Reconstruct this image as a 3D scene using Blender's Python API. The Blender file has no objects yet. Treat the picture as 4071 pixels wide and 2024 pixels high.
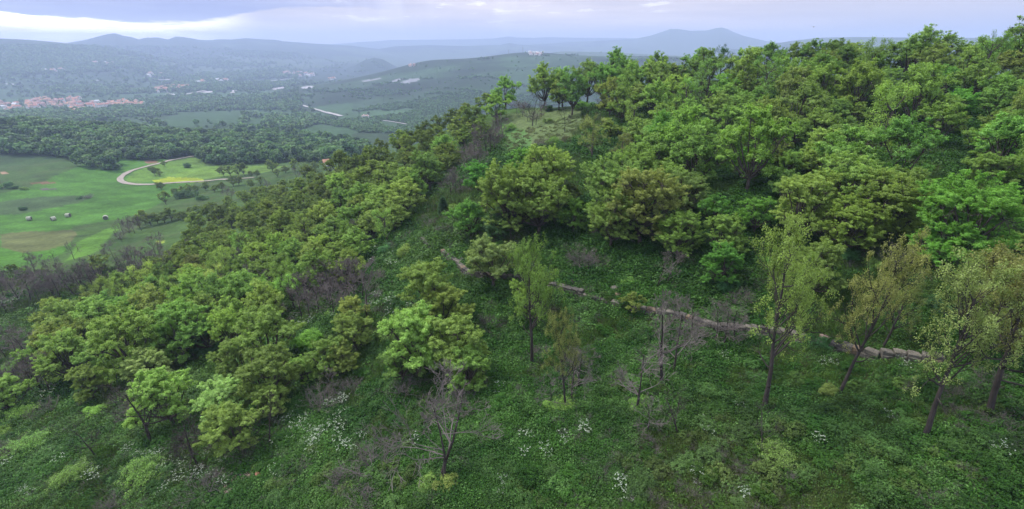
import bpy, math, random
import numpy as np
from math import radians as R

# ------------------------------------------------------------------ camera, light, exposure
SC = bpy.context.scene
COL = SC.collection
PW, PH, FOC = 4071.0, 2024.0, 1846.0          # photograph's pixels and focal length in them
CX, CY, PITCH = PW / 2, PH / 2, R(24.2)
CP, SP = math.cos(PITCH), math.sin(PITCH)
cam_d = bpy.data.cameras.new('camera')
cam = bpy.data.objects.new('camera', cam_d)
COL.objects.link(cam)
cam_d.sensor_width = 36.0
cam_d.lens = 36.0 * FOC / PW
cam_d.clip_start, cam_d.clip_end = 0.5, 40000
cam.location = (0, 0, 0)
cam.rotation_euler = (R(90) - PITCH, 0, 0)
SC.camera = cam

SUN_EL, SUN_AZ = R(52), R(-62)                # azimuth from +y towards +x
SUN_STRENGTH, SKY_STRENGTH = 2.7, 0.1
HAZE_DENSITY, HAZE_TOP = 0.00028, 207.0
sun_d = bpy.data.lights.new('sun', 'SUN')
sun_d.energy = SUN_STRENGTH
sun_d.angle = R(10)
sun_d.color = (1.0, 0.95, 0.84)
sun = bpy.data.objects.new('sun', sun_d)
COL.objects.link(sun)
sun.rotation_euler = (R(90) - SUN_EL, 0, R(180) - SUN_AZ)

SC.view_settings.view_transform = 'Standard'
SC.view_settings.look = 'None'
SC.view_settings.gamma = 1
SC.view_settings.exposure = 0.46
SC.render.engine = 'CYCLES'
cy = SC.cycles
cy.use_denoising = True
try:
    cy.denoiser = 'OPENIMAGEDENOISE'
    cy.denoising_input_passes = 'RGB_ALBEDO_NORMAL'
    cy.denoising_prefilter = 'ACCURATE'
except Exception:
    pass
cy.max_bounces = 6
cy.diffuse_bounces = 2
cy.glossy_bounces = 1
cy.transmission_bounces = 3
cy.volume_bounces = 1
cy.transparent_max_bounces = 6
cy.caustics_reflective = cy.caustics_refractive = False
cy.sample_clamp_indirect = 4


class NT:
    """small helper for node trees"""
    def __init__(s, tree):
        s.t = tree
    def n(s, kind, **kw):
        nd = s.t.nodes.new(kind)
        for k, v in kw.items():
            setattr(nd, k, v)
        return nd
    def put(s, sock, v):
        if v is None:
            return
        if hasattr(v, 'is_output'):
            s.t.links.new(v, sock)
        else:
            sock.default_value = v
    def m(s, op, a, b=None, c=None, clamp=False):
        nd = s.n('ShaderNodeMath', operation=op, use_clamp=clamp)
        s.put(nd.inputs[0], a)
        s.put(nd.inputs[1], b)
        s.put(nd.inputs[2], c)
        return nd.outputs[0]
    def ramp(s, v, a, b, c=0.0, d=1.0, smooth=True):
        nd = s.n('ShaderNodeMapRange', interpolation_type='SMOOTHSTEP' if smooth else 'LINEAR')
        s.put(nd.inputs['Value'], v)
        s.put(nd.inputs['From Min'], a)
        s.put(nd.inputs['From Max'], b)
        s.put(nd.inputs['To Min'], c)
        s.put(nd.inputs['To Max'], d)
        return nd.outputs[0]
    def mix(s, f, a, b, blend='MIX'):
        nd = s.n('ShaderNodeMix', data_type='RGBA', blend_type=blend)
        nd.clamp_factor = True
        s.put(nd.inputs[0], f)
        s.put(nd.inputs[6], a)
        s.put(nd.inputs[7], b)
        return nd.outputs[2]
    def noise(s, vec, scale, detail=3.0, rough=0.55):
        nd = s.n('ShaderNodeTexNoise')
        s.put(nd.inputs['Vector'], vec)
        s.put(nd.inputs['Scale'], scale)
        s.put(nd.inputs['Detail'], detail)
        s.put(nd.inputs['Roughness'], rough)
        return nd.outputs['Fac']
    def xyz(s, x, y, z):
        nd = s.n('ShaderNodeCombineXYZ')
        s.put(nd.inputs[0], x)
        s.put(nd.inputs[1], y)
        s.put(nd.inputs[2], z)
        return nd.outputs[0]


def rgb(r, g, b):
    """sRGB 0-255 to linear RGBA"""
    f = lambda c: c / 12.92 if c <= 0.04045 else ((c + 0.055) / 1.055) ** 2.4
    return (f(r / 255), f(g / 255), f(b / 255), 1.0)


def build_world():
    w = bpy.data.worlds.new('World')
    SC.world = w
    w.use_nodes = True
    nt = w.node_tree
    nt.nodes.clear()
    k = NT(nt)
    out = k.n('ShaderNodeOutputWorld')
    bg = k.n('ShaderNodeBackground')
    bg.inputs['Strength'].default_value = SKY_STRENGTH
    nt.links.new(bg.outputs[0], out.inputs[0])
    sky = k.n('ShaderNodeTexSky', sky_type='NISHITA')
    sky.sun_disc = False
    sky.sun_elevation = SUN_EL
    sky.sun_rotation = SUN_AZ
    tc = k.n('ShaderNodeTexCoord')
    sp = k.n('ShaderNodeSeparateXYZ')
    nt.links.new(tc.outputs['Generated'], sp.inputs[0])
    x, y, z = sp.outputs
    az = k.m('ARCTAN2', x, y)
    v1 = k.xyz(k.m('MULTIPLY', az, 2.2), k.m('MULTIPLY', z, 26.0), 0.0)
    v2 = k.xyz(k.m('MULTIPLY', az, 13.0), k.m('MULTIPLY', z, 75.0), 3.0)
    v3 = k.xyz(k.m('MULTIPLY', az, 16.0), k.m('MULTIPLY', z, 3.0), 7.0)
    n1 = k.noise(v1, 1.0, 4.0)
    n2 = k.noise(v2, 1.0, 5.0, 0.6)
    rain = k.noise(v3, 1.0, 2.0)
    # the dark shelf of cloud: its lower edge sinks to the right
    edge = k.m('ADD', k.ramp(az, -0.78, -0.62, 0.043, 0.031, smooth=False), k.ramp(az, -0.60, -0.38, 0.0, 0.030))
    jit = k.m('MULTIPLY', k.m('SUBTRACT', n2, 0.5), 0.022)
    d = k.m('SUBTRACT', k.m('ADD', z, jit), edge)
    shelf = k.ramp(d, -0.003, 0.004)
    leftness = k.ramp(az, -0.44, -0.62)
    dark = k.mix(k.ramp(n1, 0.35, 0.7), rgb(126, 130, 172), rgb(178, 178, 198))
    lav = k.mix(k.ramp(n1, 0.3, 0.7), rgb(184, 174, 176), rgb(224, 209, 201))
    right_grey = k.mix(k.ramp(az, 0.35, 0.8), lav, rgb(184, 176, 178))
    # bright band below the shelf
    band = k.mix(k.ramp(n2, 0.3, 0.65), (2.3, 1.9, 1.9, 1), (3.6, 3.3, 3.1, 1))
    below = k.mix(leftness, right_grey, band)
    above = k.mix(k.ramp(az, -0.05, -0.5), right_grey, dark)
    cl = k.mix(shelf, below, above)
    # lit cumulus tops
    puff = k.m('MULTIPLY', k.ramp(n2, 0.56, 0.68), k.ramp(z, 0.03, 0.045))
    puff = k.m('MULTIPLY', puff, k.ramp(az, -0.45, -0.2))
    puff = k.m('MULTIPLY', puff, k.ramp(az, 0.45, 0.2))
    cl = k.mix(k.m('MULTIPLY', puff, 0.4), cl, (1.25, 1.2, 1.15, 1))
    # pale curtains of rain
    curtain = k.m('MULTIPLY', k.ramp(rain, 0.45, 0.75), k.ramp(az, -0.45, -0.28))
    curtain = k.m('MULTIPLY', curtain, k.ramp(az, 0.15, 0.0))
    cl = k.mix(k.m('MULTIPLY', curtain, 0.22), cl, (1.05, 1.02, 1.12, 1))
    # above the picture: even grey-white overcast
    up = k.mix(k.ramp(n1, 0.3, 0.7), rgb(200, 208, 232), rgb(232, 234, 242))
    cl = k.mix(k.ramp(z, 0.09, 0.25), cl, up)
    gain = k.ramp(z, 0.05, 0.3, 12.5, 13.5)
    cl10 = k.mix(1.0, cl, k.xyz(gain, gain, gain), 'MULTIPLY')
    col = k.mix(0.97, sky.outputs[0], cl10)
    nt.links.new(col, bg.inputs['Color'])


build_world()

# ------------------------------------------------------------------ pixel rays and terrain


def ray(px, py):
    """direction through a pixel of the photograph, scaled so that 1 is one unit of depth"""
    u = (np.asarray(px, float) - CX) / FOC
    v = (CY - np.asarray(py, float)) / FOC
    return u, CP + SP * v, -SP + CP * v


def project(x, y, z):
    """world point -> pixel of the photograph and depth"""
    dz = CP * y - SP * z
    up = SP * y + CP * z
    return CX + FOC * x / dz, CY - FOC * up / dz, dz


# visible ground: photograph pixel and height
GP = [
 (2035,2024,-22),(1750,1900,-22.8),(2600,1900,-20.5),(4071,2024,-18),(3676,1736,-18),(3400,2024,-19),
 (0,2024,-30),(500,2024,-28.5),(1000,2024,-26),(1500,2024,-24),(0,1700,-35),(600,1600,-31.5),(1200,1500,-27.5),
 (1700,1500,-24.5),(600,1300,-37),(1200,1200,-30.5),(0,1300,-43),(300,1500,-36),(900,1380,-31.5),
 (1682,939,-24),(1760,990,-23.2),(1880,1070,-22.5),(2100,1110,-21.7),(2480,1210,-20.7),(2900,1290,-20),
 (3200,1340,-19.3),(3500,1405,-18.5),(3690,1440,-18),(4071,1450,-16),
 (2450,1500,-21),(3000,1600,-19.8),(2100,1350,-23),
 (3000,1050,-17.5),(3600,950,-14.5),(2500,1050,-19.3),(2500,700,-17),(3000,750,-14.3),(3600,620,-11.3),(4071,750,-12),
 (4071,1150,-14),(2150,960,-20.5),(1850,820,-20.8),
 (3000,470,-10.3),(3490,557,-11),(2600,470,-12.4),(2450,395,-11.9),(2212,505,-16),(2050,430,-15.5),(2060,560,-17.5),
 (1900,700,-20),(1700,880,-24.5),(1800,600,-22.5),(1600,592,-27),(1450,648,-31.5),(1300,702,-40),(1737,532,-22.6),(1850,484,-19.6),(1500,820,-30),(1300,920,-33),(1300,760,-43),
 (1700,760,-25),(1000,1020,-38.5),(700,1120,-42.5),(1100,782,-49),(0,1100,-48),(400,1010,-52),(200,1050,-50),(700,900,-57),(1000,770,-59),
 (210,875,-67),(0,950,-62),(500,800,-69),(250,720,-72),(0,690,-72),(474,711,-74),(800,760,-67),(1000,700,-70),
 (1200,690,-66),(1300,650,-67),(800,645,-76),(1150,640,-75),(0,640,-73),(300,610,-73),(700,615,-78),
 (1000,600,-83),(1250,600,-83),(900,500,-100),(1400,520,-98),(500,470,-105),(1400,470,-112),(200,430,-118),(500,428,-118),
 (0,440,-117),(1000,380,-128),(600,340,-126),(1000,300,-131),(300,300,-120),(0,300,-116),(100,230,-62),(300,232,-72),(600,255,-98),
 (1000,258,-112),(1300,420,-120),(1500,405,-110),(1700,350,-92),(1300,330,-127),(1400,265,-118),(1900,320,-72),
]
# ground that the photograph hides: pixel column, depth, height
DP = [
 (1606,1550,-72),(1715,1650,-44),(1874,1700,-41),(2021,1700,-25),(2081,1700,-19.5),(2174,1700,-23),(2284,1700,-30),
 (2393,1700,-32),(2557,1700,-31),(3000,1700,-40),(3800,1700,-50),
 (1600,2300,-125),(2000,2300,-115),(2700,2300,-110),(3500,2300,-110),
 (300,520,-88),(0,520,-86),(0,430,-66),(300,430,-71),(600,400,-77),
 (2300,1000,-110),(2900,1000,-110),(3700,1000,-110),
 (2450,165,-34),(2878,118,-8.6),(2878,170,-27),(3300,98,-6.0),(3300,150,-24),(3900,82,-5.3),(3900,140,-22),(3600,88,-5.6),
 (4300,70,-6),(2050,190,-50),(1850,200,-58),(1356,235,-66),(1500,190,-48),(1600,210,-58),(2300,260,-60),(3000,300,-70),(3800,300,-60),
 (0,3200,-95),(700,3200,-125),(1500,3200,-135),(2600,3200,-135),(3900,3200,-135),
 (-600,60,-40),(-600,120,-55),(-600,300,-74),(-600,900,-115),(-600,2500,-90),(4700,30,-15),(4700,60,-9),(4700,150,-18),
 (4700,600,-90),(2035,12,-23),(500,14,-26),(3500,12,-20),(2035,4,-23),
]


def rbf_setup():
    X, Y, Z = [], [], []
    for px, py, z in GP:
        dx, dy, dz = ray(px, py)
        t = z / dz
        X.append(dx * t); Y.append(dy * t); Z.append(z)
    for px, dep, z in DP:
        X.append((px - CX) / FOC * dep); Y.append(dep); Z.append(z)
    X, Y, Z = map(np.array, (X, Y, Z))
    A = np.stack([np.arctan2(X, Y), 0.5 * np.log(X * X + Y * Y)], 1)
    D = np.sqrt(((A[:, None] - A[None]) ** 2).sum(-1) + RC)
    n = len(Z)
    M = np.zeros((n + 1, n + 1))
    M[:n, :n] = D - 0.004 * np.eye(n)
    M[n, :n] = M[:n, n] = 1
    w = np.linalg.solve(M, np.append(Z, 0))
    return A, w


RC = 0.05 ** 2
RA, RW = rbf_setup()


def vnoise(x, y, seed=0):
    x = np.asarray(x, float); y = np.asarray(y, float)
    xi = np.floor(x).astype(np.int64); yi = np.floor(y).astype(np.int64)
    fx = x - xi; fy = y - yi
    fx = fx * fx * (3 - 2 * fx); fy = fy * fy * (3 - 2 * fy)
    def h(a, b):
        n = (a * 374761393 + b * 668265263 + seed * 974634777) & 0xffffffff
        n = ((n ^ (n >> 13)) * 1274126177) & 0xffffffff
        return ((n ^ (n >> 16)) & 0xffff) / 65535.0
    return (h(xi, yi) * (1 - fx) + h(xi + 1, yi) * fx) * (1 - fy) + (h(xi, yi + 1) * (1 - fx) + h(xi + 1, yi + 1) * fx) * fy


def fbm(x, y, oct=4, seed=0):
    s, a, t = 0, 1.0, 0
    for i in range(oct):
        s = s + a * vnoise(x * 2 ** i + 17 * i, y * 2 ** i - 9 * i, seed + i)
        t += a; a *= 0.5
    return s / t


# mountain ridges: crest line in the photograph's pixels, distance, width towards / away from the camera
RIDGES = [
 ([(-500,140),(0,153),(110,158),(218,167),(300,176),(410,191),(546,213),(640,240)], 3500, 900, 900),
 ([(-500,190),(120,185),(200,176),(262,171),(328,161),(383,147),(421,137),(454,132),(492,142),(525,148),(552,157),(579,150),(628,149),
   (669,157),(699,145),(743,149),(792,158),(831,160),(874,156),(921,157),(978,152),(1038,156),(1093,158),(1126,164),(1229,172),(1400,182),(1550,200),(1700,225)], 5000, 1300, 900),
 ([(1000,190),(1300,178),(1420,168),(1560,159),(1850,156),(1960,153),(2020,145),(2060,149),(2130,150),(2180,147),(2280,150),(2480,151),(2640,155),(2900,165),(3100,175),(4071,180)], 7400, 900, 800),
 ([(1900,200),(2120,176),(2300,166),(2470,158),(2535,152),(2584,142),(2628,128),(2666,115),(2705,116),(2742,123),(2780,122),(2813,121),
   (2840,113),(2868,109),(2890,115),(2917,128),(2955,142),(3000,153),(3050,164),(3200,182)], 5500, 850, 800),
 ([(1200,215),(1300,205),(1480,199),(1570,184),(1700,179),(1850,183),(1990,178),(2025,170),(2060,177),(2200,183),(2500,184),(2800,186),(3000,200)], 4900, 700, 600),
 ([(1300,300),(1355,281),(1410,260),(1447,240),(1486,230),(1520,235),(1546,249),(1580,268),(1620,300)], 2900, 260, 300),
 ([(2100,225),(2174,212),(2230,205),(2284,205),(2393,207),(2557,215),(2700,222)], 2900, 400, 400),
 ([(2950,195),(3050,178),(3150,162),(3256,150),(3400,147),(3700,150),(4400,150)], 3500, 600, 600),
]
_rc = []
for prof, Rr, wf, wb in RIDGES:
    p = np.array(prof, float)
    ux, uy, uz = ray(p[:, 0], p[:, 1])
    _rc.append((np.arctan2(ux, uy), uz / np.hypot(ux, uy), Rr, wf, wb))


def ground_z(x, y, detail=True):
    x = np.atleast_1d(np.asarray(x, float)); y = np.atleast_1d(np.asarray(y, float))
    az = np.arctan2(x, y); r = np.maximum(np.hypot(x, y), 2.0); lr = np.log(r)
    azc = np.clip(az, -1.25, 1.25)
    z = np.empty(x.shape)
    lrc = np.minimum(lr, math.log(3400))
    for i in range(0, x.size, 20000):
        s = slice(i, i + 20000)
        D = np.sqrt((azc.flat[s][:, None] - RA[None, :, 0]) ** 2 + (lrc.flat[s][:, None] - RA[None, :, 1]) ** 2 + RC)
        z.flat[s] = D @ RW[:-1] + RW[-1]
    zb = -22 - 45 * np.clip((r - 60) / 600, 0, 1)
    k = np.clip((np.abs(az) - 1.15) / 1.3, 0, 1); k = k * k * (3 - 2 * k)
    z = z * (1 - k) + zb * k
    far = r > 1900
    if far.any():
        zz = z[far]; rr = r[far]; aa = az[far]; xx = x[far]; yy = y[far]
        for ca, cs, Rr, wf, wb in _rc:
            crest = np.interp(aa, ca, cs) * Rr
            inside = (aa > ca[0] - 0.02) & (aa < ca[-1] + 0.02)
            wob = 0.25 * (fbm(aa * 25, rr / 500.0, 3, 5) - 0.5)
            tt = (rr - Rr)
            sh = np.exp(-(np.abs(tt) / np.where(tt < 0, wf, wb)) ** 1.7)
            sh2 = sh * (1 + wob * (1 - sh) * 2)
            h = -140 + (crest + 140) * sh2
            zz = np.where(inside, np.maximum(zz, h), zz)
        z[far] = zz
    if detail:
        z = z + (fbm(x / 2.2, y / 2.2, 3, 2) - 0.5) * 0.30 * np.clip(1.5 - r / 120, 0, 1)
        z = z + (fbm(x / 14.0, y / 14.0, 3, 3) - 0.5) * np.clip(r / 90.0, 0.3, 1.6) * np.clip((700 - r) / 500, 0, 1)
        z = z + (fbm(x / 160.0, y / 160.0, 4, 4) - 0.5) * 9 * np.clip((r - 450) / 900, 0, 1) * np.clip(1 - (r - 2500) / 1500, 0.2, 1) * np.clip((1400 - r) / 300 + (az < -0.15), 0.12, 1)
    return z


def hit(px, py, lo=8.0, hi=5000.0, n=420):
    """where the ray through a pixel first meets the ground"""
    dx, dy, dz = ray(px, py)
    t = np.geomspace(lo, hi, n)
    g = dz * t - ground_z(dx * t, dy * t)
    w = np.nonzero(g < 0)[0]
    if len(w) == 0:
        return None
    i = w[0]
    if i == 0:
        return None
    f = g[i - 1] / (g[i - 1] - g[i])
    t0 = t[i - 1] + f * (t[i] - t[i - 1])
    x, y = dx * t0, dy * t0
    return float(x), float(y), float(ground_z(x, y)[0]), float(t0)


# a lookup of ground depth per pixel cell, so that many points can be placed quickly
LUTX = np.arange(-900, 5300, 20.0); LUTY = np.arange(190, 2400, 10.0)


def build_lut():
    t = np.geomspace(9, 4200, 300)
    res = np.full((len(LUTX), len(LUTY)), np.nan)
    for i, px in enumerate(LUTX):
        dx, dy, dz = ray(np.full(len(LUTY), px), LUTY)
        X = dx[:, None] * t; Y = dy[:, None] * t; Zr = dz[:, None] * t
        # interpolate the terrain along polar rays
        G = ground_z(X.ravel(), Y.ravel(), False).reshape(X.shape)
        below = Zr < G
        idx = below.argmax(1)
        ok = below.any(1) & (idx > 0)
        j = np.where(ok, idx, 1)
        rows = np.arange(len(LUTY))
        g1 = (Zr - G)[rows, j - 1]; g2 = (Zr - G)[rows, j]
        tt = t[j - 1] + g1 / np.where(g1 == g2, 1, g1 - g2) * (t[j] - t[j - 1])
        res[i] = np.where(ok, tt, np.nan)
    return res


def lut_xy(px, py, lut):
    """approximate ground points (x, y, depth) under arrays of pixels"""
    fx = np.clip((px - LUTX[0]) / 20.0, 0, len(LUTX) - 1.001); fy = np.clip((py - LUTY[0]) / 10.0, 0, len(LUTY) - 1.001)
    i = fx.astype(int); j = fy.astype(int); a = fx - i; b = fy - j
    d = (lut[i, j] * (1 - a) + lut[i + 1, j] * a) * (1 - b) + (lut[i, j + 1] * (1 - a) + lut[i + 1, j + 1] * a) * b
    jump = np.maximum(np.abs(lut[i, j] - lut[i, j + 1]), np.abs(lut[i, j] - lut[i + 1, j])) / d
    d = np.where(jump > 0.35, np.nan, d)
    dx, dy, _ = ray(px, py)
    return dx * d, dy * d, d

# ------------------------------------------------------------------ materials
def new_mat(name):
    m = bpy.data.materials.new(name)
    m.use_nodes = True
    m.node_tree.nodes.clear()
    k = NT(m.node_tree)
    out = k.n('ShaderNodeOutputMaterial')
    return m, k, out


def plain_mat(name, col, rough=0.85, var=0.25, scale=3.0):
    """a rough material whose colour varies over the surface"""
    m, k, out = new_mat(name)
    tc = k.n('ShaderNodeTexCoord')
    n = k.noise(tc.outputs['Object'], scale, 5.0, 0.65)
    f = k.ramp(n, 0.3, 0.7, 1 - var, 1 + var)
    c = k.mix(1.0, col, k.xyz(f, f, f), 'MULTIPLY')
    b = k.n('ShaderNodeBsdfPrincipled')
    k.put(b.inputs['Base Color'], c)
    b.inputs['Roughness'].default_value = rough
    b.inputs['Specular IOR Level'].default_value = 0.2
    k.t.links.new(b.outputs[0], out.inputs[0])
    return m


def leaf_mat(name, col, col2, trans=0.3, use_obj=True, vary=0.25):
    """leaves: colour from the object, shifted per tree and per spray of leaves"""
    m, k, out = new_mat(name)
    at = k.n('ShaderNodeAttribute', attribute_name='tint')
    oi = k.n('ShaderNodeObjectInfo')
    t = at.outputs['Fac']
    base = k.mix(t, col, col2)
    if use_obj:
        base = k.mix(1.0, base, oi.outputs['Color'], 'MULTIPLY')
    hsv = k.n('ShaderNodeHueSaturation')
    k.put(hsv.inputs['Hue'], k.ramp(oi.outputs['Random'], 0, 1, 0.5 - 0.004 * vary / 0.25, 0.5 + 0.012 * vary / 0.25, False))
    k.put(hsv.inputs['Saturation'], 1.0)
    k.put(hsv.inputs['Value'], k.ramp(k.m('FRACT', k.m('MULTIPLY', oi.outputs['Random'], 7.31)), 0, 1, 1 - vary, 1 + vary, False))
    k.put(hsv.inputs['Color'], base)
    d = k.n('ShaderNodeBsdfPrincipled')
    k.put(d.inputs['Base Color'], hsv.outputs[0])
    d.inputs['Roughness'].default_value = 0.6
    d.inputs['Specular IOR Level'].default_value = 0.25
    tr = k.n('ShaderNodeBsdfTranslucent')
    k.put(tr.inputs['Color'], k.mix(1.0, hsv.outputs[0], (1.2, 1.25, 0.6, 1), 'MULTIPLY'))
    mx = k.n('ShaderNodeMixShader')
    mx.inputs[0].default_value = trans
    k.t.links.new(d.outputs[0], mx.inputs[1])
    k.t.links.new(tr.outputs[0], mx.inputs[2])
    k.t.links.new(mx.outputs[0], out.inputs[0])
    return m


def ground_mat():
    m, k, out = new_mat('ground')
    at = k.n('ShaderNodeAttribute', attribute_name='cover')
    tc = k.n('ShaderNodeTexCoord')
    o = tc.outputs['Object']
    n1 = k.noise(o, 0.9, 6.0, 0.7)
    n2 = k.noise(o, 0.06, 5.0, 0.65)
    f = k.m('MULTIPLY', k.ramp(n1, 0.3, 0.7, 0.72, 1.28), k.ramp(n2, 0.3, 0.7, 0.82, 1.18))
    c = k.mix(1.0, at.outputs['Color'], k.xyz(f, f, f), 'MULTIPLY')
    b = k.n('ShaderNodeBsdfPrincipled')
    k.put(b.inputs['Base Color'], c)
    b.inputs['Roughness'].default_value = 0.95
    b.inputs['Specular IOR Level'].default_value = 0.1
    bump = k.n('ShaderNodeBump')
    bump.inputs['Strength'].default_value = 0.5
    bump.inputs['Distance'].default_value = 0.4
    k.put(bump.inputs['Height'], n1)
    k.t.links.new(bump.outputs[0], b.inputs['Normal'])
    k.t.links.new(b.outputs[0], out.inputs[0])
    return m


def inpoly(px, py, poly):
    ins = np.zeros(np.shape(px), bool)
    n = len(poly)
    for i in range(n):
        x1, y1 = poly[i]; x2, y2 = poly[(i + 1) % n]
        if y1 == y2:
            continue
        c = ((y1 > py) != (y2 > py)) & (px < (x2 - x1) * (py - y1) / (y2 - y1) + x1)
        ins ^= c
    return ins


def world_poly(pix):
    """outline on the ground under an outline in the photograph"""
    q = []
    for a in pix:
        h = hit(*a)
        if h:
            q.append((h[0], h[1]))
    return q


def T(x0, y0, s, pts):
    """zoomed-tile pixels to photograph pixels"""
    return [(x0 + a * s, y0 + b * s) for a, b in pts]


S1 = 1400 / 2562.0
# patches of ground cover: outline in the photograph, colour, softness
def A3(r, g, b):
    return np.array([r, g, b])


GRASS, GRASS2, DRY = A3(0.036, 0.072, 0.022), A3(0.064, 0.120, 0.028), A3(0.118, 0.118, 0.052)
SOIL, WOOD, UNDER = A3(0.20, 0.10, 0.075), A3(0.030, 0.055, 0.024), A3(0.040, 0.062, 0.026)
PATCHES = [
 ('meadow', [(-300,790),(0,770),(120,742),(330,655),(480,600),(700,640),(900,690),(780,720),(650,800),(500,870),(280,900),(270,1000),(0,1080),(-300,1100)], A3(0.064, 0.172, 0.022)),
 ('brown', T(0,600,S1,[(0,610),(140,590),(500,575),(560,600),(480,680),(330,720),(180,740),(0,700)]), DRY),
 ('bright', T(0,600,S1,[(510,700),(700,600),(860,525),(880,560),(790,650),(640,760),(480,800)]), A3(0.090, 0.200, 0.026)),
 ('yellow_strip', T(0,600,S1,[(1100,215),(1240,190),(1400,185),(1480,205),(1500,225),(1300,235),(1130,238)]), A3(0.32, 0.38, 0.03)),  # strip of meadow given a brighter, yellower ground colour
 ('infield', T(0,600,S1,[(900,210),(960,150),(1100,110),(1200,80),(1400,52),(1500,60),(1490,110),(1620,120),(1600,180),(1480,205),(1240,190),(1100,215),(1000,240),(920,235)]), A3(0.11, 0.20, 0.032)),
 ('infield2', T(0,600,S1,[(1330,150),(1500,125),(1950,105),(2100,110),(1950,150),(1600,190),(1480,205),(1240,190)]), A3(0.12, 0.21, 0.035)),
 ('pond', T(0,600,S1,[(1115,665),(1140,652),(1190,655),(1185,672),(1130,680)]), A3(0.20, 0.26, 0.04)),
 ('soil', T(0,600,S1,[(1040,75),(1070,64),(1150,72),(1140,88),(1060,92)]), SOIL),
 ('soil', T(0,600,S1,[(230,232),(300,226),(400,228),(380,238),(250,242)]), SOIL * 0.8),
 ('soil', T(0,600,S1,[(280,276),(390,272),(400,280),(300,286)]), A3(0.12, 0.09, 0.11)),
 ('soil', T(0,600,S1,[(0,150),(40,155),(55,168),(0,172)]), A3(0.35, 0.22, 0.15)),
 ('scrub', T(0,600,S1,[(0,370),(200,340),(500,330),(700,330),(560,380),(350,420),(150,455),(0,470)]), A3(0.055, 0.085, 0.040)),
 ('clearing', T(1300,0,S1,[(1270,910),(1340,845),(1420,815),(1500,800),(1760,800),(1880,800),(1890,880),(1830,960),(1740,1040),(1500,1080),(1280,1140)]), A3(0.112, 0.150, 0.062)),
 ('lawn', T(1300,0,S1,[(1270,900),(1330,930),(1440,940),(1500,1010),(1480,1080),(1280,1140)]), A3(0.075, 0.16, 0.045)),
 # far fields and works on the valley floor
 ('pale', T(0,0,S1,[(1890,692),(1930,680),(2060,655),(2120,652),(2010,678),(1920,695)]), A3(0.50, 0.46, 0.50)),
 ('pale', T(0,0,S1,[(1970,645),(2060,632),(2070,640),(1990,656)]), A3(0.42, 0.38, 0.42)),
 ('pale', T(0,0,S1,[(2190,635),(2240,625),(2290,630),(2280,642),(2200,645)]), A3(0.42, 0.40, 0.44)),
 ('pale', T(1300,0,S1,[(245,588),(385,567),(400,573),(270,598)]), A3(0.26,0.25,0.29)),
 ('pale', T(1300,0,S1,[(465,594),(510,573),(590,570),(540,580),(490,597)]), A3(0.26,0.25,0.30)),
 ('pale', T(1300,0,S1,[(530,600),(600,575),(670,570),(680,580),(650,590),(590,608)]), A3(0.26,0.26,0.30)),
 ('pale', T(0,0,S1,[(1420,668),(1460,662),(1560,662),(1540,672),(1440,674)]), A3(0.5, 0.46, 0.5)),
 ('pale', T(0,0,S1,[(1340,710),(1370,706),(1395,714),(1370,720)]), A3(0.6, 0.6, 0.65)),
 ('pale', T(0,0,S1,[(170,434),(235,432),(236,440),(175,440)]), A3(0.5,0.47,0.55)),
 ('pale', T(0,0,S1,[(30,608),(120,606),(140,618),(40,615)]), A3(0.45, 0.45, 0.5)),
 ('pale', T(0,0,S1,[(670,585),(695,580),(720,587),(680,592)]), A3(0.5,0.5,0.55)),
 ('field', T(0,0,S1,[(1170,890),(1250,840),(1400,815),(1620,815),(1780,845),(1740,900),(1600,905),(1500,880),(1380,925),(1230,920)]), A3(0.040, 0.084, 0.034)),
 ('field', T(0,0,S1,[(480,905),(640,878),(740,880),(780,915),(700,925),(560,915)]), A3(0.040, 0.084, 0.034)),
 ('field', T(0,0,S1,[(1040,960),(1200,920),(1560,960),(1750,990),(1500,1000),(1200,985)]), A3(0.040, 0.084, 0.034)),
 ('field', T(0,0,S1,[(1780,900),(1850,860),(1920,880),(1880,930)]), A3(0.040, 0.084, 0.034)),
 ('field', T(0,0,S1,[(2130,960),(2330,900),(2560,950),(2560,1000),(2300,990)]), A3(0.040, 0.084, 0.034)),
 ('field', T(1300,0,S1,[(0,930),(120,925),(240,960),(150,985),(0,990)]), A3(0.040, 0.084, 0.034)),
 ('field', T(1300,0,S1,[(370,890),(420,875),(600,905),(480,940),(400,915)]), A3(0.040, 0.084, 0.034)),
 ('field', T(0,0,S1,[(2230,790),(2400,760),(2562,750),(2562,820),(2400,815)]), A3(0.045, 0.095, 0.036)),
]


def far_wood(x, y):
    """0..1: how wooded the far valley is at a place; on the long hill it breaks up into hedge rows"""
    az = np.arctan2(x, y); r = np.hypot(x, y)
    a = fbm(x / 260.0 + 3, y / 260.0, 4, 21)
    near = np.clip((1250 - r) / 200, 0, 1)
    patch = np.clip((a - 0.46 + 0.10 * near) / 0.05, 0, 1)
    # the hedges climb the long hill aslant
    s = x * 0.80 - y * 0.60; t = x * 0.60 + y * 0.80
    b = fbm(s / 340.0, t / 34.0, 3, 31)
    c = fbm(s / 90.0, t / 40.0, 2, 33)
    hedge = np.clip((b - 0.66) / 0.03, 0, 1) * np.clip((c - 0.42) / 0.05, 0, 1)
    onhill = np.clip((az - (-0.46)) / 0.10, 0, 1) * np.clip((r - 950) / 150.0, 0, 1)
    return patch * (1 - onhill) + np.maximum(hedge, np.clip((a - 0.70) / 0.04, 0, 1)) * onhill


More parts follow.
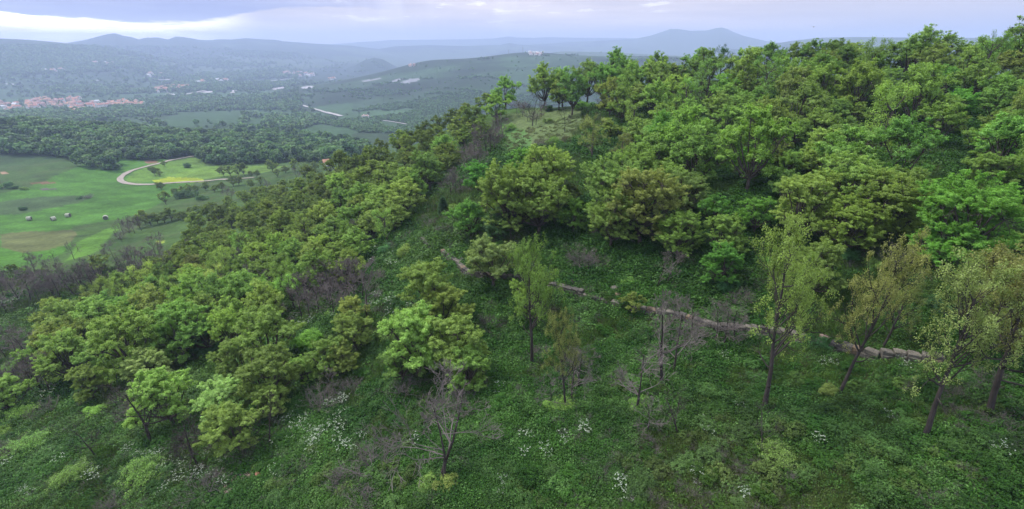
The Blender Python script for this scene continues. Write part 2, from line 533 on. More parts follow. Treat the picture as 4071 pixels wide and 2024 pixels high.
def make_ground():
    na, nr = 1000, 760
    half = 0.90
    inner = np.linspace(-half, half, na)
    left = np.linspace(-math.pi, -half, 60, endpoint=False)
    right = np.linspace(half, math.pi, 60, endpoint=False)[1:]
    azs = np.concatenate([left, inner, right])
    rs = np.concatenate([[1.5], np.geomspace(3, 9300, nr)])
    A, Rr = np.meshgrid(azs, rs)
    X = Rr * np.sin(A); Y = Rr * np.cos(A)
    Z = ground_z(X.ravel(), Y.ravel()).reshape(X.shape)
    nA = len(azs); nR = len(rs)
    co = np.stack([X, Y, Z], -1).reshape(-1, 3)
    i, j = np.meshgrid(np.arange(nR - 1), np.arange(nA), indexing='ij')
    j2 = (j + 1) % nA
    q = np.stack([i * nA + j, i * nA + j2, (i + 1) * nA + j2, (i + 1) * nA + j], -1).reshape(-1, 4)[:, ::-1]
    cap = np.arange(nA)
    me = bpy.data.meshes.new('ground')
    me.vertices.add(len(co)); me.vertices.foreach_set('co', co.ravel())
    nl = q.size + nA
    me.loops.add(nl)
    me.loops.foreach_set('vertex_index', np.concatenate([q.ravel(), cap]))
    me.polygons.add(len(q) + 1)
    me.polygons.foreach_set('loop_start', np.concatenate([np.arange(len(q)) * 4, [q.size]]))
    me.polygons.foreach_set('use_smooth', np.ones(len(q) + 1, bool))
    me.update(calc_edges=True)
    x, y, z = co.T
    r = np.hypot(x, y); az = np.arctan2(x, y)
    n = fbm(x / 9.0, y / 9.0, 4, 11)[:, None]
    n2 = fbm(x / 40.0, y / 40.0, 4, 12)[:, None]
    c = GRASS * (1 - n) + GRASS2 * n
    c = c * (0.75 + 0.5 * n2)
    brown = np.clip((fbm(x / 7.0, y / 7.0, 4, 13) - 0.55) / 0.1, 0, 1)[:, None]
    c = c * (1 - 0.3 * brown) + A3(0.075, 0.080, 0.040) * 0.3 * brown
    # the far valley: fields between woods
    fw = far_wood(x, y)[:, None]
    n3 = fbm(x / 120.0, y / 120.0, 4, 14)[:, None]
    onh = (np.clip((az + 0.46) / 0.1, 0, 1) * np.clip((r - 950) / 150, 0, 1))[:, None]
    fc = A3(0.042, 0.084, 0.036) * (0.35 + 1.2 * n3) * (0.7 + 0.6 * fbm(x / 30, y / 30, 3, 71)[:, None]) * (1 - 0.58 * onh * (1 - 0.7 * np.clip((fbm(x / 150 + y / 300, y / 90, 3, 72)[:, None] - 0.45) / 0.15, 0, 1)))
    fc = fc * (1 - fw) + WOOD * (0.7 + 0.6 * n) * fw
    k = np.clip((r - 430) / 60, 0, 1)[:, None]
    c = c * (1 - k) + fc * k
    kk = np.clip((r - 1900) / 900, 0, 1)[:, None]
    mt = fbm(x / 700.0, y / 700.0, 5, 15)[:, None]
    mt2 = fbm(x / 150.0, y / 90.0, 3, 16)[:, None]
    mc = np.where(mt + 0.4 * (mt2 - 0.5) > 0.5, A3(0.026, 0.050, 0.030), A3(0.060, 0.095, 0.050))
    c = c * (1 - kk) + mc * kk
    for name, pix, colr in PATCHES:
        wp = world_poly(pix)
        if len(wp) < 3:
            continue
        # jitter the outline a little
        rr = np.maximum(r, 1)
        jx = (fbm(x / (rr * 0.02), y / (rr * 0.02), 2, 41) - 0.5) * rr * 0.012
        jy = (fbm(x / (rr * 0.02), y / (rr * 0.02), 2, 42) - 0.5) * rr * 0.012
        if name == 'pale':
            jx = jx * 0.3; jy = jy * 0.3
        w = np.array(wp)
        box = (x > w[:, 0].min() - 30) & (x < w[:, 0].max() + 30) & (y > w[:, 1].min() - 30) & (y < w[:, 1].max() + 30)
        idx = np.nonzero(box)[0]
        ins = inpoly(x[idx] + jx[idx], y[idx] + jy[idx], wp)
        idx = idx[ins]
        a = 0.85 if name in ('pale', 'yellow_strip', 'soil', 'pond') else 0.8
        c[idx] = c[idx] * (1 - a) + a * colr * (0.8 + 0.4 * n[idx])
    stripe = 0.5 + 0.5 * np.sin((x * 0.5 + y * 0.87 + 8 * fbm(x / 60, y / 60, 2, 61)) / 1.6)
    wear = np.clip((fbm(x / 18, y / 5.0, 4, 62) - 0.5) / 0.12, 0, 1)
    mz = (np.clip((r - 150) / 40, 0, 1) * np.clip((430 - r) / 40, 0, 1))[:, None]
    c = c * (1 - mz * (0.10 * stripe[:, None] + 0.22 * wear[:, None]))
    at = me.attributes.new('cover', 'FLOAT_COLOR', 'POINT')
    at.data.foreach_set('color', np.concatenate([c, np.ones((len(c), 1))], 1).astype(np.float32).ravel())
    me.materials.append(ground_mat())
    o = bpy.data.objects.new('ground', me)
    COL.objects.link(o)
    o['kind'] = 'structure'
    return o


def make_haze():
    L = 9500.0
    bot = -200.0
    me = bpy.data.meshes.new('haze')
    v = [(-L, -L, bot), (L, -L, bot), (L, L, bot), (-L, L, bot), (-L, -L, HAZE_TOP), (L, -L, HAZE_TOP), (L, L, HAZE_TOP), (-L, L, HAZE_TOP)]
    f = [(3, 2, 1, 0), (4, 5, 6, 7), (0, 1, 5, 4), (1, 2, 6, 5), (2, 3, 7, 6), (3, 0, 4, 7)]
    me.from_pydata(v, [], f)
    o = bpy.data.objects.new('haze', me)
    COL.objects.link(o)
    o['kind'] = 'stuff'
    o['label'] = 'pale blue haze lying over the valley'
    m, k, out = new_mat('haze')
    vol = k.n('ShaderNodeVolumePrincipled')
    vol.inputs['Color'].default_value = (0.56, 0.68, 1.0, 1)
    vol.inputs['Density'].default_value = HAZE_DENSITY
    vol.inputs['Anisotropy'].default_value = 0.1
    k.t.links.new(vol.outputs[0], out.inputs['Volume'])
    me.materials.append(m)
    return o


GROUND = make_ground()
LUT = build_lut()


def ribbon(name, pix, width, mat, lift=0.06, world=None, step=None):
    """a road laid on the ground through pixels of the photograph"""
    pts = world or [h[:2] for h in (hit(*p) for p in pix) if h]
    P = np.array(pts, float)
    # smooth
    seg = np.hypot(*np.diff(P, axis=0).T)
    s = np.concatenate([[0], np.cumsum(seg)])
    n = max(8, int(s[-1] / (step or max(1.5, s[-1] / 260))))
    u = np.linspace(0, s[-1], n)
    X = np.interp(u, s, P[:, 0]); Y = np.interp(u, s, P[:, 1])
    for _ in range(3):
        X[1:-1] = (X[:-2] + 2 * X[1:-1] + X[2:]) / 4; Y[1:-1] = (Y[:-2] + 2 * Y[1:-1] + Y[2:]) / 4
    tx = np.gradient(X); ty = np.gradient(Y); l = np.hypot(tx, ty); tx /= l; ty /= l
    W = width * (0.9 + 0.3 * vnoise(u / 6.0, u * 0, 3))
    vs = []; fs = []
    for kx, off in enumerate((-0.5, 0, 0.5)):
        xx = X - ty * W * off; yy = Y + tx * W * off
        zz = np.maximum(ground_z(xx, yy), ground_z(X, Y)) + lift
        vs.append(np.stack([xx, yy, zz], 1))
    co = np.concatenate(vs)
    for a in (0, 1):
        for i in range(n - 1):
            fs.append((a * n + i, a * n + i + 1, (a + 1) * n + i + 1, (a + 1) * n + i))
    me = bpy.data.meshes.new(name)
    me.from_pydata(co.tolist(), [], [f[::-1] for f in fs])
    me.materials.append(mat)
    o = bpy.data.objects.new(name, me)
    COL.objects.link(o)
    o['kind'] = 'structure'
    return o


M_GRAVEL = plain_mat('gravel', (0.30, 0.26, 0.23, 1), 0.95, 0.2, 0.6)
M_ROAD = plain_mat('far_road', (0.38, 0.36, 0.36, 1), 0.95, 0.1, 0.05)
ribbon('road', T(0,600,S1,[(1420,38),(1330,52),(1240,70),(1160,92),(1050,118),(960,145),(900,175),(872,205),(880,222),(905,234),(960,243),(1040,246),(1120,246),(1200,238),(1300,232),(1420,226)]), 3.0, M_GRAVEL, 0.25)
ribbon('track', T(0,600,S1,[(1420,226),(1560,214),(1700,206),(1850,196)]), 2.4, M_GRAVEL, 0.25)
ribbon('road', T(0,0,S1,[(2100,750),(2150,755),(2220,775),(2300,800),(2400,830),(2480,850)]), 6, M_ROAD, 1.5)
ribbon('road', T(1300,0,S1,[(0,820),(40,830),(110,850)]), 5, M_ROAD, 1.5)
ribbon('road', T(0,0,S1,[(1220,716),(1300,700),(1400,682),(1500,660),(1740,620),(1960,592),(2120,575)]), 10, M_ROAD, 2)
ribbon('road', T(0,0,S1,[(1690,682),(1718,652)]), 12, M_ROAD, 2)
ribbon('road', T(0,0,S1,[(1150,585),(1215,585),(1242,572)]), 14, M_ROAD, 2)
ribbon('road', T(1300,0,S1,[(410,880),(480,890),(580,908)]), 3, M_ROAD, 1.0)

# ------------------------------------------------------------------ building plants
def norm(v):
    v = np.asarray(v, float)
    return v / (np.linalg.norm(v, axis=-1, keepdims=True) + 1e-9)


def leaf_cloud(name, cen, size, rng, mat, tint=None, up=0.35, aspect=0.55, facing=None):
    """many leaf-shaped quads in one mesh"""
    n = len(cen)
    nrm = rng.normal(size=(n, 3))
    nrm[:, 2] = np.abs(nrm[:, 2]) + up * 2
    if facing is not None:
        nrm = nrm + facing * 0.8
    nrm = norm(nrm)
    a = norm(np.cross(nrm, rng.normal(size=(n, 3))))
    b = np.cross(nrm, a)
    s = (size * rng.uniform(0.65, 1.35, n))[:, None]
    fold = nrm * s * 0.18
    p0 = cen - a * s * 0.5
    p1 = cen + b * s * aspect * 0.5 + fold
    p2 = cen + a * s * 0.55
    p3 = cen - b * s * aspect * 0.5 + fold
    co = np.stack([p0, p1, p2, p3], 1).reshape(-1, 3)
    me = bpy.data.meshes.new(name)
    me.vertices.add(4 * n); me.vertices.foreach_set('co', co.astype(np.float32).ravel())
    me.loops.add(4 * n); me.loops.foreach_set('vertex_index', np.arange(4 * n))
    me.polygons.add(n); me.polygons.foreach_set('loop_start', np.arange(n) * 4)
    me.update(calc_edges=True)
    at = me.attributes.new('tint', 'FLOAT', 'FACE')
    at.data.foreach_set('value', (tint if tint is not None else rng.random(n)).astype(np.float32))
    me.materials.append(mat)
    return me


def tubes(name, segs, mat):
    """segments (p0, p1, r0, r1, sides) as tapered tubes in one mesh"""
    V, F = [], []
    base = 0
    by = {}
    for s in segs:
        by.setdefault(s[4], []).append(s)
    for sides, ss in by.items():
        P0 = np.array([s[0] for s in ss]); P1 = np.array([s[1] for s in ss])
        r0 = np.array([s[2] for s in ss]); r1 = np.array([s[3] for s in ss])
        d = norm(P1 - P0)
        ref = np.where(np.abs(d[:, 2:3]) > 0.9, [[1.0, 0, 0]], [[0, 0, 1.0]])
        a = norm(np.cross(d, ref)); b = np.cross(d, a)
        ang = np.arange(sides) * 2 * math.pi / sides
        ring = np.cos(ang)[None, :, None] * a[:, None] + np.sin(ang)[None, :, None] * b[:, None]
        v0 = P0[:, None] + ring * r0[:, None, None]; v1 = P1[:, None] + ring * r1[:, None, None]
        v = np.concatenate([v0, v1], 1)
        n = len(ss)
        V.append(v.reshape(-1, 3))
        k = np.arange(sides); k2 = (k + 1) % sides
        f = np.stack([k, k2, sides + k2, sides + k], -1)
        f = f[None] + (np.arange(n) * 2 * sides)[:, None, None] + base
        F.append(f.reshape(-1, 4))
        base += n * 2 * sides
    co = np.concatenate(V); q = np.concatenate(F)
    me = bpy.data.meshes.new(name)
    me.vertices.add(len(co)); me.vertices.foreach_set('co', co.astype(np.float32).ravel())
    me.loops.add(q.size); me.loops.foreach_set('vertex_index', q.ravel())
    me.polygons.add(len(q)); me.polygons.foreach_set('loop_start', np.arange(len(q)) * 4)
    me.polygons.foreach_set('use_smooth', np.ones(len(q), bool))
    me.update(calc_edges=True)
    me.materials.append(mat)
    return me


def limb(rng, p, d, length, r, levels, out, split=(2, 3), bend=0.28, up=0.10, shrink=0.72, minr=0.004, tips=None, sides=6, wig=3, spread=0.75):
    """a branch that bends and forks"""
    p = np.array(p, float); d = norm(np.array(d, float))
    seg = length / wig
    rr = r
    for i in range(wig):
        d2 = norm(d + rng.normal(size=3) * bend * 0.5 + np.array([0, 0, up]))
        q = p + d2 * seg
        r2 = max(minr, rr * (0.88 if levels else 0.72))
        out.append((p.copy(), q.copy(), rr, r2, sides))
        if levels and i > 0 and rng.random() < 0.75:
            side = norm(d2 + rng.normal(size=3) * spread)
            limb(rng, q, side, length * shrink * rng.uniform(0.55, 0.95), r2 * 0.55, levels - 1, out, split, bend, up, shrink, minr, tips, max(3, sides - 1), wig, spread)
        p, d, rr = q, d2, r2
    if levels:
        for _ in range(rng.integers(split[0], split[1] + 1)):
            side = norm(d + rng.normal(size=3) * spread * 0.75)
            limb(rng, p, side, length * shrink * rng.uniform(0.7, 1.1), rr * 0.72, levels - 1, out, split, bend, up, shrink, minr, tips, max(3, sides - 1), wig, spread)
    elif tips is not None:
        tips.append(p.copy())


BARK = plain_mat('bark', (0.075, 0.062, 0.055, 1), 0.95, 0.35, 6.0)
GREYBARK = plain_mat('grey_twigs', (0.175, 0.150, 0.145, 1), 0.95, 0.3, 2.0)
PURPLE = plain_mat('purplish_twigs', (0.175, 0.150, 0.142, 1), 0.95, 0.3, 2.0)
DARKBARK = plain_mat('dark_bark', (0.050, 0.042, 0.040, 1), 0.95, 0.35, 6.0)
PALEBARK = plain_mat('pale_twigs', (0.150, 0.132, 0.122, 1), 0.95, 0.3, 2.0)
LEAF = leaf_mat('leaf', (0.85, 0.92, 0.80, 1), (2.6, 2.6, 2.5, 1), trans=0.35, vary=0.18)


def make_leafy(seed, n_lobes, clumps, per, leaf, soft=0.045):
    """a crown about 2 wide standing 2.5 high: trunk and limbs in one mesh, foliage in another"""
    rng = np.random.default_rng(seed)
    cz = 1.22
    lobes = []
    tries = 0
    while len(lobes) < n_lobes and tries < 3000:
        tries += 1
        th = rng.uniform(0, 2 * math.pi); ph = math.asin(rng.uniform(-0.80, 0.98))
        k = rng.uniform(0.50, 0.80)
        c = np.array([math.cos(th) * math.cos(ph) * k, math.sin(th) * math.cos(ph) * k, cz + math.sin(ph) * k * 1.05])
        if all(np.linalg.norm(c - l[0]) > 0.30 for l in lobes):
            lobes.append((c, rng.uniform(0.24, 0.42)))
    lobes.append((np.array([0, 0, cz + 0.1]), 0.5))
    segs = []
    top = np.array([rng.normal() * 0.05, rng.normal() * 0.05, 0.45])
    segs.append((np.array([0, 0, -0.25]), np.array([0, 0, 0.02]), 0.085, 0.070, 8))
    segs.append((np.array([0, 0, 0.02]), top * 0.55, 0.070, 0.058, 8))
    segs.append((top * 0.55, top, 0.058, 0.050, 8))
    lobes = [(c + norm(c - [0, 0, cz]) * rng.uniform(-0.10, 0.22), r * rng.uniform(0.8, 1.15)) for c, r in lobes]
    for c, r in lobes:
        mid = top * 0.5 + c * 0.5 + rng.normal(size=3) * 0.06
        mid[2] -= 0.05
        segs.append((top, mid, 0.034, 0.024, 6))
        segs.append((mid, c, 0.024, 0.013, 5))
        for _ in range(6):
            e = c + norm(rng.normal(size=3)) * r * 0.95
            m2 = (c + e) / 2 + rng.normal(size=3) * 0.03
            segs.append((c, m2, 0.011, 0.008, 4)); segs.append((m2, e, 0.008, 0.003, 3))
            for _ in range(3):
                segs.append((m2, m2 + norm(rng.normal(size=3) + [0, 0, 0.4]) * r * 0.6, 0.005, 0.002, 3))
    w = np.array([l[1] ** 2 for l in lobes]); w /= w.sum()
    pick = rng.choice(len(lobes), clumps, p=w)
    C = np.array([lobes[i][0] for i in pick]); RR = np.array([lobes[i][1] for i in pick])
    # shoots fan out of every lobe and carry the sprays of leaves
    nsh = 16
    SD = rng.normal(size=(len(lobes), nsh, 3)); SD[:, :, 2] = np.abs(SD[:, :, 2]) * 0.9 - 0.15
    SD = norm(SD)
    SL = rng.uniform(0.75, 1.55, (len(lobes), nsh))
    sh = rng.integers(0, nsh, clumps)
    along = rng.uniform(0.30, 1.0, clumps) ** 0.7
    d0 = SD[pick, sh]
    out = norm(C - np.array([0, 0, cz - 0.35]))
    jit = rng.normal(size=(clumps, 3)) * 0.22 * (1.15 - along)[:, None]
    d = norm(d0 + out * 0.35 + jit)
    cc = C + d * (RR * SL[pick, sh] * along)[:, None]
    cc[:, 2] += along * RR * 0.22
    cc[:, 2] = np.maximum(cc[:, 2], 0.12)
    tint = np.clip(rng.normal(0.45, 0.22, clumps), 0, 1)
    # a spray: leaves along a short drooping fan
    off = rng.normal(size=(clumps, per, 3)) * np.array([1, 1, 0.55]) * soft
    off = off * rng.uniform(0.7, 1.5, (clumps, 1, 1))
    L = (cc[:, None] + off).reshape(-1, 3)
    tl = np.clip(np.repeat(tint, per) + rng.normal(0, 0.12, clumps * per), 0, 1)
    fac = np.repeat(d, per, 0)
    crown = leaf_cloud('crown', L, leaf, rng, LEAF, tl, facing=fac)
    trunk = tubes('trunk', segs, BARK)
    return {'trunk': trunk, 'crown': crown}


def make_thin(seed, height=2.5, mats=(BARK, LEAF), leaves=40, leaf=0.045, levels=4, keep=0.75):
    """an open tree: forking limbs that show, small sprays of leaves at the twig ends"""
    rng = np.random.default_rng(seed)
    segs, tips, tr = [], [], []
    p = np.array([0, 0, -0.2]); d = np.array([0, 0, 1.0])
    r = 0.075
    for i in range(5):
        q = p + norm(d + rng.normal(size=3) * 0.09) * (0.2 if i == 0 else 0.42)
        tr.append((p, q, r, r * 0.86, 8))
        r *= 0.86; p = q
        if i > 0:
            for _ in range(3 if i < 4 else 4):
                a = rng.uniform(0, 2 * math.pi)
                limb(rng, q, [math.cos(a), math.sin(a), rng.uniform(0.25, 0.9)], (0.62 - 0.05 * i), r * 0.5, levels - 2, segs, tips=tips, up=0.12, minr=0.0035, sides=5)
    tips = np.array(tips)
    sel = tips[rng.random(len(tips)) < keep]
    n = len(sel)
    off = rng.normal(size=(n, leaves, 3)) * 0.055
    L = (sel[:, None] + off).reshape(-1, 3)
    tint = np.repeat(np.clip(rng.normal(0.5, 0.25, n), 0, 1), leaves)
    crown = leaf_cloud('crown', L, leaf, rng, mats[1], tint)
    trunk = tubes('trunk', tr, mats[0])
    br = tubes('branch', segs, mats[0])
    return {'trunk': trunk, 'branches': br, 'crown': crown}


def make_bare(seed, bark, thin=0.0016, lean=0.05, levels=4, spread=0.65, limbs=9, width=0.36, twisted=0.25, forks=1):
    """a leafless tree 1 high"""
    rng = np.random.default_rng(seed)
    tr, segs = [], []
    for f in range(forks):
        p = np.array([0.05 * f * (1 if f % 2 else -1), 0.02 * f, -0.06]); d = norm(np.array([rng.normal() * lean + 0.10 * f, rng.normal() * lean, 1.0]))
        r = 0.021 / (1 + 0.25 * f)
        n = 8
        for i in range(n):
            d = norm(d + rng.normal(size=3) * 0.07 + [0, 0, 0.05])
            q = p + d * (1.0 / n) * (0.92 if i else 1.1)
            tr.append((p, q, r, r * 0.84, 7)); r *= 0.84; p = q
            if i >= 2:
                for _ in range(max(1, int(limbs / forks / (n - 2) + rng.random()))):
                    a = rng.uniform(0, 2 * math.pi)
                    limb(rng, q - d * rng.random() * 0.1, [math.cos(a), math.sin(a), rng.uniform(0.1, 0.9)], width * rng.uniform(0.6, 1.0) * (1.1 - 0.09 * i), r * 0.55,
                         levels - 1, segs, minr=thin, bend=twisted, up=0.08, sides=5, spread=spread, shrink=0.68)
    return {'trunk': tubes('trunk', tr, bark), 'branches': tubes('branches', segs, bark)}


def make_tall(seed, leaves=30, leaf=0.0125):
    """a tall open tree 1 high: clear trunk below, upswept limbs and loose foliage above"""
    rng = np.random.default_rng(seed)
    tr, segs, tips = [], [], []
    p = np.array([0, 0, -0.05]); d = np.array([0, 0, 1.0]); r = 0.026
    for i in range(9):
        d = norm(d + rng.normal(size=3) * 0.08 + [0, 0, 0.06])
        q = p + d * (0.105 if i else 0.12)
        tr.append((p, q, r, r * 0.88, 8)); r *= 0.88; p = q
        if i == 2:
            a = rng.uniform(0, 6.28)
            limb(rng, q, [math.cos(a), math.sin(a), 0.1], 0.16, r * 0.35, 1, segs, minr=0.0016, sides=4)
        if i >= 3:
            for _ in range(3):
                a = rng.uniform(0, 2 * math.pi)
                limb(rng, q - d * rng.random() * 0.05, [math.cos(a), math.sin(a), rng.uniform(0.3, 1.0)], 0.24 * rng.uniform(0.7, 1.15) * (1.15 - 0.06 * i), r * 0.5, 2, segs,
                     minr=0.0014, tips=tips, up=0.12, sides=5, spread=0.7)
    t = np.array(tips)
    t = np.concatenate([t, t + rng.normal(size=t.shape) * 0.025])
    t = t[rng.random(len(t)) < 0.8]
    tint = np.repeat(np.clip(rng.normal(0.5, 0.25, len(t)), 0, 1), leaves)
    L = (t[:, None] + rng.normal(size=(len(t), leaves, 3)) * 0.014).reshape(-1, 3)
    return {'trunk': tubes('trunk', tr, DARKBARK), 'branches': tubes('branches', segs, DARKBARK), 'crown': leaf_cloud('crown', L, leaf, rng, LEAF, tint * 0.75)}


def make_bush(seed, bark, leaves=0, leaf=0.05, stems=26):
    """a leafless or thinly leaved bush 1 high and about 1.6 wide"""
    rng = np.random.default_rng(seed)
    segs, tips = [], []
    for _ in range(stems):
        a = rng.uniform(0, 2 * math.pi); k = rng.uniform(0, 0.25)
        limb(rng, [math.cos(a) * k, math.sin(a) * k, -0.06], [math.cos(a) * 0.6, math.sin(a) * 0.6, rng.uniform(0.5, 1.3)], rng.uniform(0.35, 0.55), 0.012, 3, segs, minr=0.0022,
             tips=tips, bend=0.35, up=0.04, sides=4, spread=0.7, shrink=0.66, wig=2)
    d = {'stems': tubes('stems', segs, bark)}
    if leaves:
        t = np.array(tips)
        L = (t[:, None] + rng.normal(size=(len(t), leaves, 3)) * 0.05).reshape(-1, 3)
        d['foliage'] = leaf_cloud('foliage', L, leaf, rng, LEAF)
    return d


def make_shrub(seed, clumps=420, per=26, leaf=0.05):
    """a leafy shrub 1 high, foliage down to the ground"""
    rng = np.random.default_rng(seed)
    lob = [(np.array([rng.normal() * 0.3, rng.normal() * 0.3, rng.uniform(0.2, 0.6)]), rng.uniform(0.22, 0.38)) for _ in range(9)]
    pick = rng.integers(0, 9, clumps)
    C = np.array([lob[i][0] for i in pick]); RR = np.array([lob[i][1] for i in pick])
    d = rng.normal(size=(clumps, 3)); d[:, 2] += 0.3; d = norm(d)
    cc = C + d * (RR * rng.uniform(0.7, 1.1, clumps))[:, None]
    cc[:, 2] = np.abs(cc[:, 2])
    L = (cc[:, None] + rng.normal(size=(clumps, per, 3)) * 0.045).reshape(-1, 3)
    tint = np.repeat(np.clip(rng.normal(0.45, 0.25, clumps), 0, 1), per)
    segs = []
    for c, r in lob:
        segs.append((np.array([0, 0, -0.08]), c * 0.6, 0.02, 0.014, 5)); segs.append((c * 0.6, c, 0.014, 0.006, 4))
    return {'stems': tubes('stems', segs, BARK), 'foliage': leaf_cloud('foliage', L, leaf, rng, LEAF, tint, facing=np.repeat(d, per, 0))}


def make_juniper(seed):
    rng = np.random.default_rng(seed)
    n = 420
    h = rng.uniform(0.03, 1.0, n) ** 0.9
    a = rng.uniform(0, 2 * math.pi, n)
    rad = 0.24 * (1 - h) ** 0.6 * rng.uniform(0.6, 1.25, n) + 0.02
    c = np.stack([np.cos(a) * rad, np.sin(a) * rad, h], 1)
    L = (c[:, None] + rng.normal(size=(n, 30, 3)) * 0.03).reshape(-1, 3)
    return {'trunk': tubes('trunk', [(np.array([0, 0, -0.06]), np.array([0, 0, 0.9]), 0.02, 0.004, 6)], BARK),
            'crown': leaf_cloud('crown', L, 0.035, rng, LEAF, np.repeat(rng.random(n) * 0.4, 30), up=0.8)}


# every tree at a size scale of its own: near ones get finer leaves
PROTO = {
 'near': [make_leafy(s, 17, 3200, 30, 0.035, 0.026) for s in (1, 2, 3, 4, 5)],
 'big': [make_leafy(s, 30, 6000, 28, 0.0255, 0.019) for s in (11, 12, 13)],
 'mid': [make_leafy(s, 15, 1500, 20, 0.052, 0.034) for s in (21, 22, 23, 24, 25, 26)],
 'thin': [make_thin(s) for s in (31, 32, 33)],
 'sparse': [make_thin(s, leaves=14, keep=0.4, leaf=0.04) for s in (36, 37)],
 'bare': [make_bare(s, GREYBARK) for s in (41, 42, 43, 44)],
 'barefar': [make_bare(s, PURPLE, thin=0.0028, limbs=11) for s in (141, 142, 143, 144)],
 'baredark': [make_bare(s, DARKBARK, lean=0.10, twisted=0.4, limbs=8) for s in (45, 46)],
 'barebig': [make_bare(47, PALEBARK, levels=4, spread=0.8, limbs=12, width=0.30, twisted=0.5)],
 'tall': [make_tall(s) for s in (58, 59, 60)],
 'baretwin': [make_bare(48, GREYBARK, levels=4, limbs=18, forks=2, width=0.42)],
 'bush': [make_bush(s, GREYBARK) for s in (51, 52, 53)],
 'bushleaf': [make_bush(s, GREYBARK, leaves=7) for s in (54,)],
 'shrub': [make_shrub(s) for s in (61, 62, 63)],
 'juniper': [make_juniper(71)],
}
BARE_MATS = {}


def trunk_dark(d):
    """bare trees keep dark trunks under pale twigs"""
    for q in PROTO[d]:
        q['trunk'].materials.clear()
        q['trunk'].materials.append(DARKBARK)


for _d in ('bare', 'barefar', 'barebig', 'baretwin'):
    trunk_dark(_d)

OLIVE = (0.156, 0.228, 0.056)
OLIVE2 = (0.182, 0.246, 0.062)
GREEN = (0.132, 0.218, 0.054)
VIVID = (0.104, 0.220, 0.040)
DARK = (0.050, 0.110, 0.040)
PALE = (0.185, 0.265, 0.090)
LIME = (0.165, 0.245, 0.062)
BROWN = (0.160, 0.180, 0.066)
TONES = {'o': OLIVE, 'y': OLIVE2, 'g': GREEN, 'v': VIVID, 'd': DARK, 'p': PALE, 'l': LIME, 'b': BROWN}
TONE_WORD = {'o': 'olive-green', 'y': 'yellowish-green', 'g': 'mid-green', 'v': 'vivid green', 'd': 'dark green', 'p': 'pale green', 'l': 'lime-green', 'b': 'brownish-green'}

PLANTS = []   # every plant thing with the facts its label is made from
prng = np.random.default_rng(77)


def plant(kind, name, cat, loc, rad, height_scale, tone, group, rot=None, lean=None, variant=None, label=None, parts=None):
    """place one plant: an Empty at its foot that parents its parts"""
    pr = PROTO[kind]
    v = pr[variant if variant is not None else prng.integers(len(pr))]
    root = bpy.data.objects.new(name, None)
    root.empty_display_size = 0.5
    COL.objects.link(root)
    root.location = loc
    root.scale = (rad, rad, rad * height_scale)
    if lean:
        root.rotation_euler = (lean[1], lean[0], rot if rot is not None else prng.uniform(0, 6.28))
    else:
        root.rotation_euler = (prng.normal() * 0.04, prng.normal() * 0.04, rot if rot is not None else prng.uniform(0, 6.28))
    for pn, me in v.items():
        c = bpy.data.objects.new(pn, me)
        COL.objects.link(c)
        c.parent = root
        if tone and pn in ('crown', 'foliage'):
            t = np.array(TONES[tone]) * prng.uniform(0.9, 1.12) * (1 + prng.normal(0, 0.05, 3))
            c.color = (*np.clip(t, 0, 1).tolist(), 1)
    root['category'] = cat
    if group:
        root['group'] = group
    if label:
        root['label'] = label
    PLANTS.append(dict(o=root, kind=kind, tone=tone, loc=loc, rad=rad, hs=height_scale, label=label, cat=cat, name=name))
    return root


def place_crown(px, py, rpx, c=1.38, aspect=1.0, lo=12, hi=480):
    """where a tree must stand so that its crown covers the pixel circle: crown centre c*r*aspect above the ground"""
    dx, dy, dz = ray(px, py)
    t = np.geomspace(lo, hi, 260)
    X, Y, Z = dx * t, dy * t, dz * t
    g = ground_z(X, Y)
    rr = rpx / FOC * t
    f = Z - g - c * aspect * rr
    w = np.nonzero(f < 0)[0]
    ratio = (Z - g) / rr / aspect
    # behind a crest the ray clears the ground again: keep such a tree on the crest and let it grow to reach
    loc_min = np.nonzero((ratio[1:-1] < ratio[:-2]) & (ratio[1:-1] < ratio[2:]) & (ratio[1:-1] < c * 1.9) & (t[1:-1] < 270))[0]
    if len(loc_min) and (len(w) == 0 or loc_min[0] + 1 < w[0]):
        i = loc_min[0] + 1
        tt = t[i]
        x, y = dx * tt, dy * tt
        return (float(x), float(y), float(ground_z(x, y)[0])), float(rpx / FOC * tt), float(tt), float(min(1.10, ratio[i] / c))
    if len(w) == 0 or w[0] == 0:
        return None
    i = w[0]
    a = f[i - 1] / (f[i - 1] - f[i])
    tt = t[i - 1] + a * (t[i] - t[i - 1])
    x, y = dx * tt, dy * tt
    return (float(x), float(y), float(ground_z(x, y)[0])), float(rpx / FOC * tt), float(tt), 1.0

# ------------------------------------------------------------------ the trees, read off the photograph
TL = {2: (1300, 0, S1), 3: (2671, 0, S1), 4: (0, 600, S1), 5: (1300, 600, S1), 6: (2671, 600, S1),
      7: (0, 1224, 0.6244), 8: (1300, 1224, 0.6244), 9: (2671, 1224, 0.6244)}
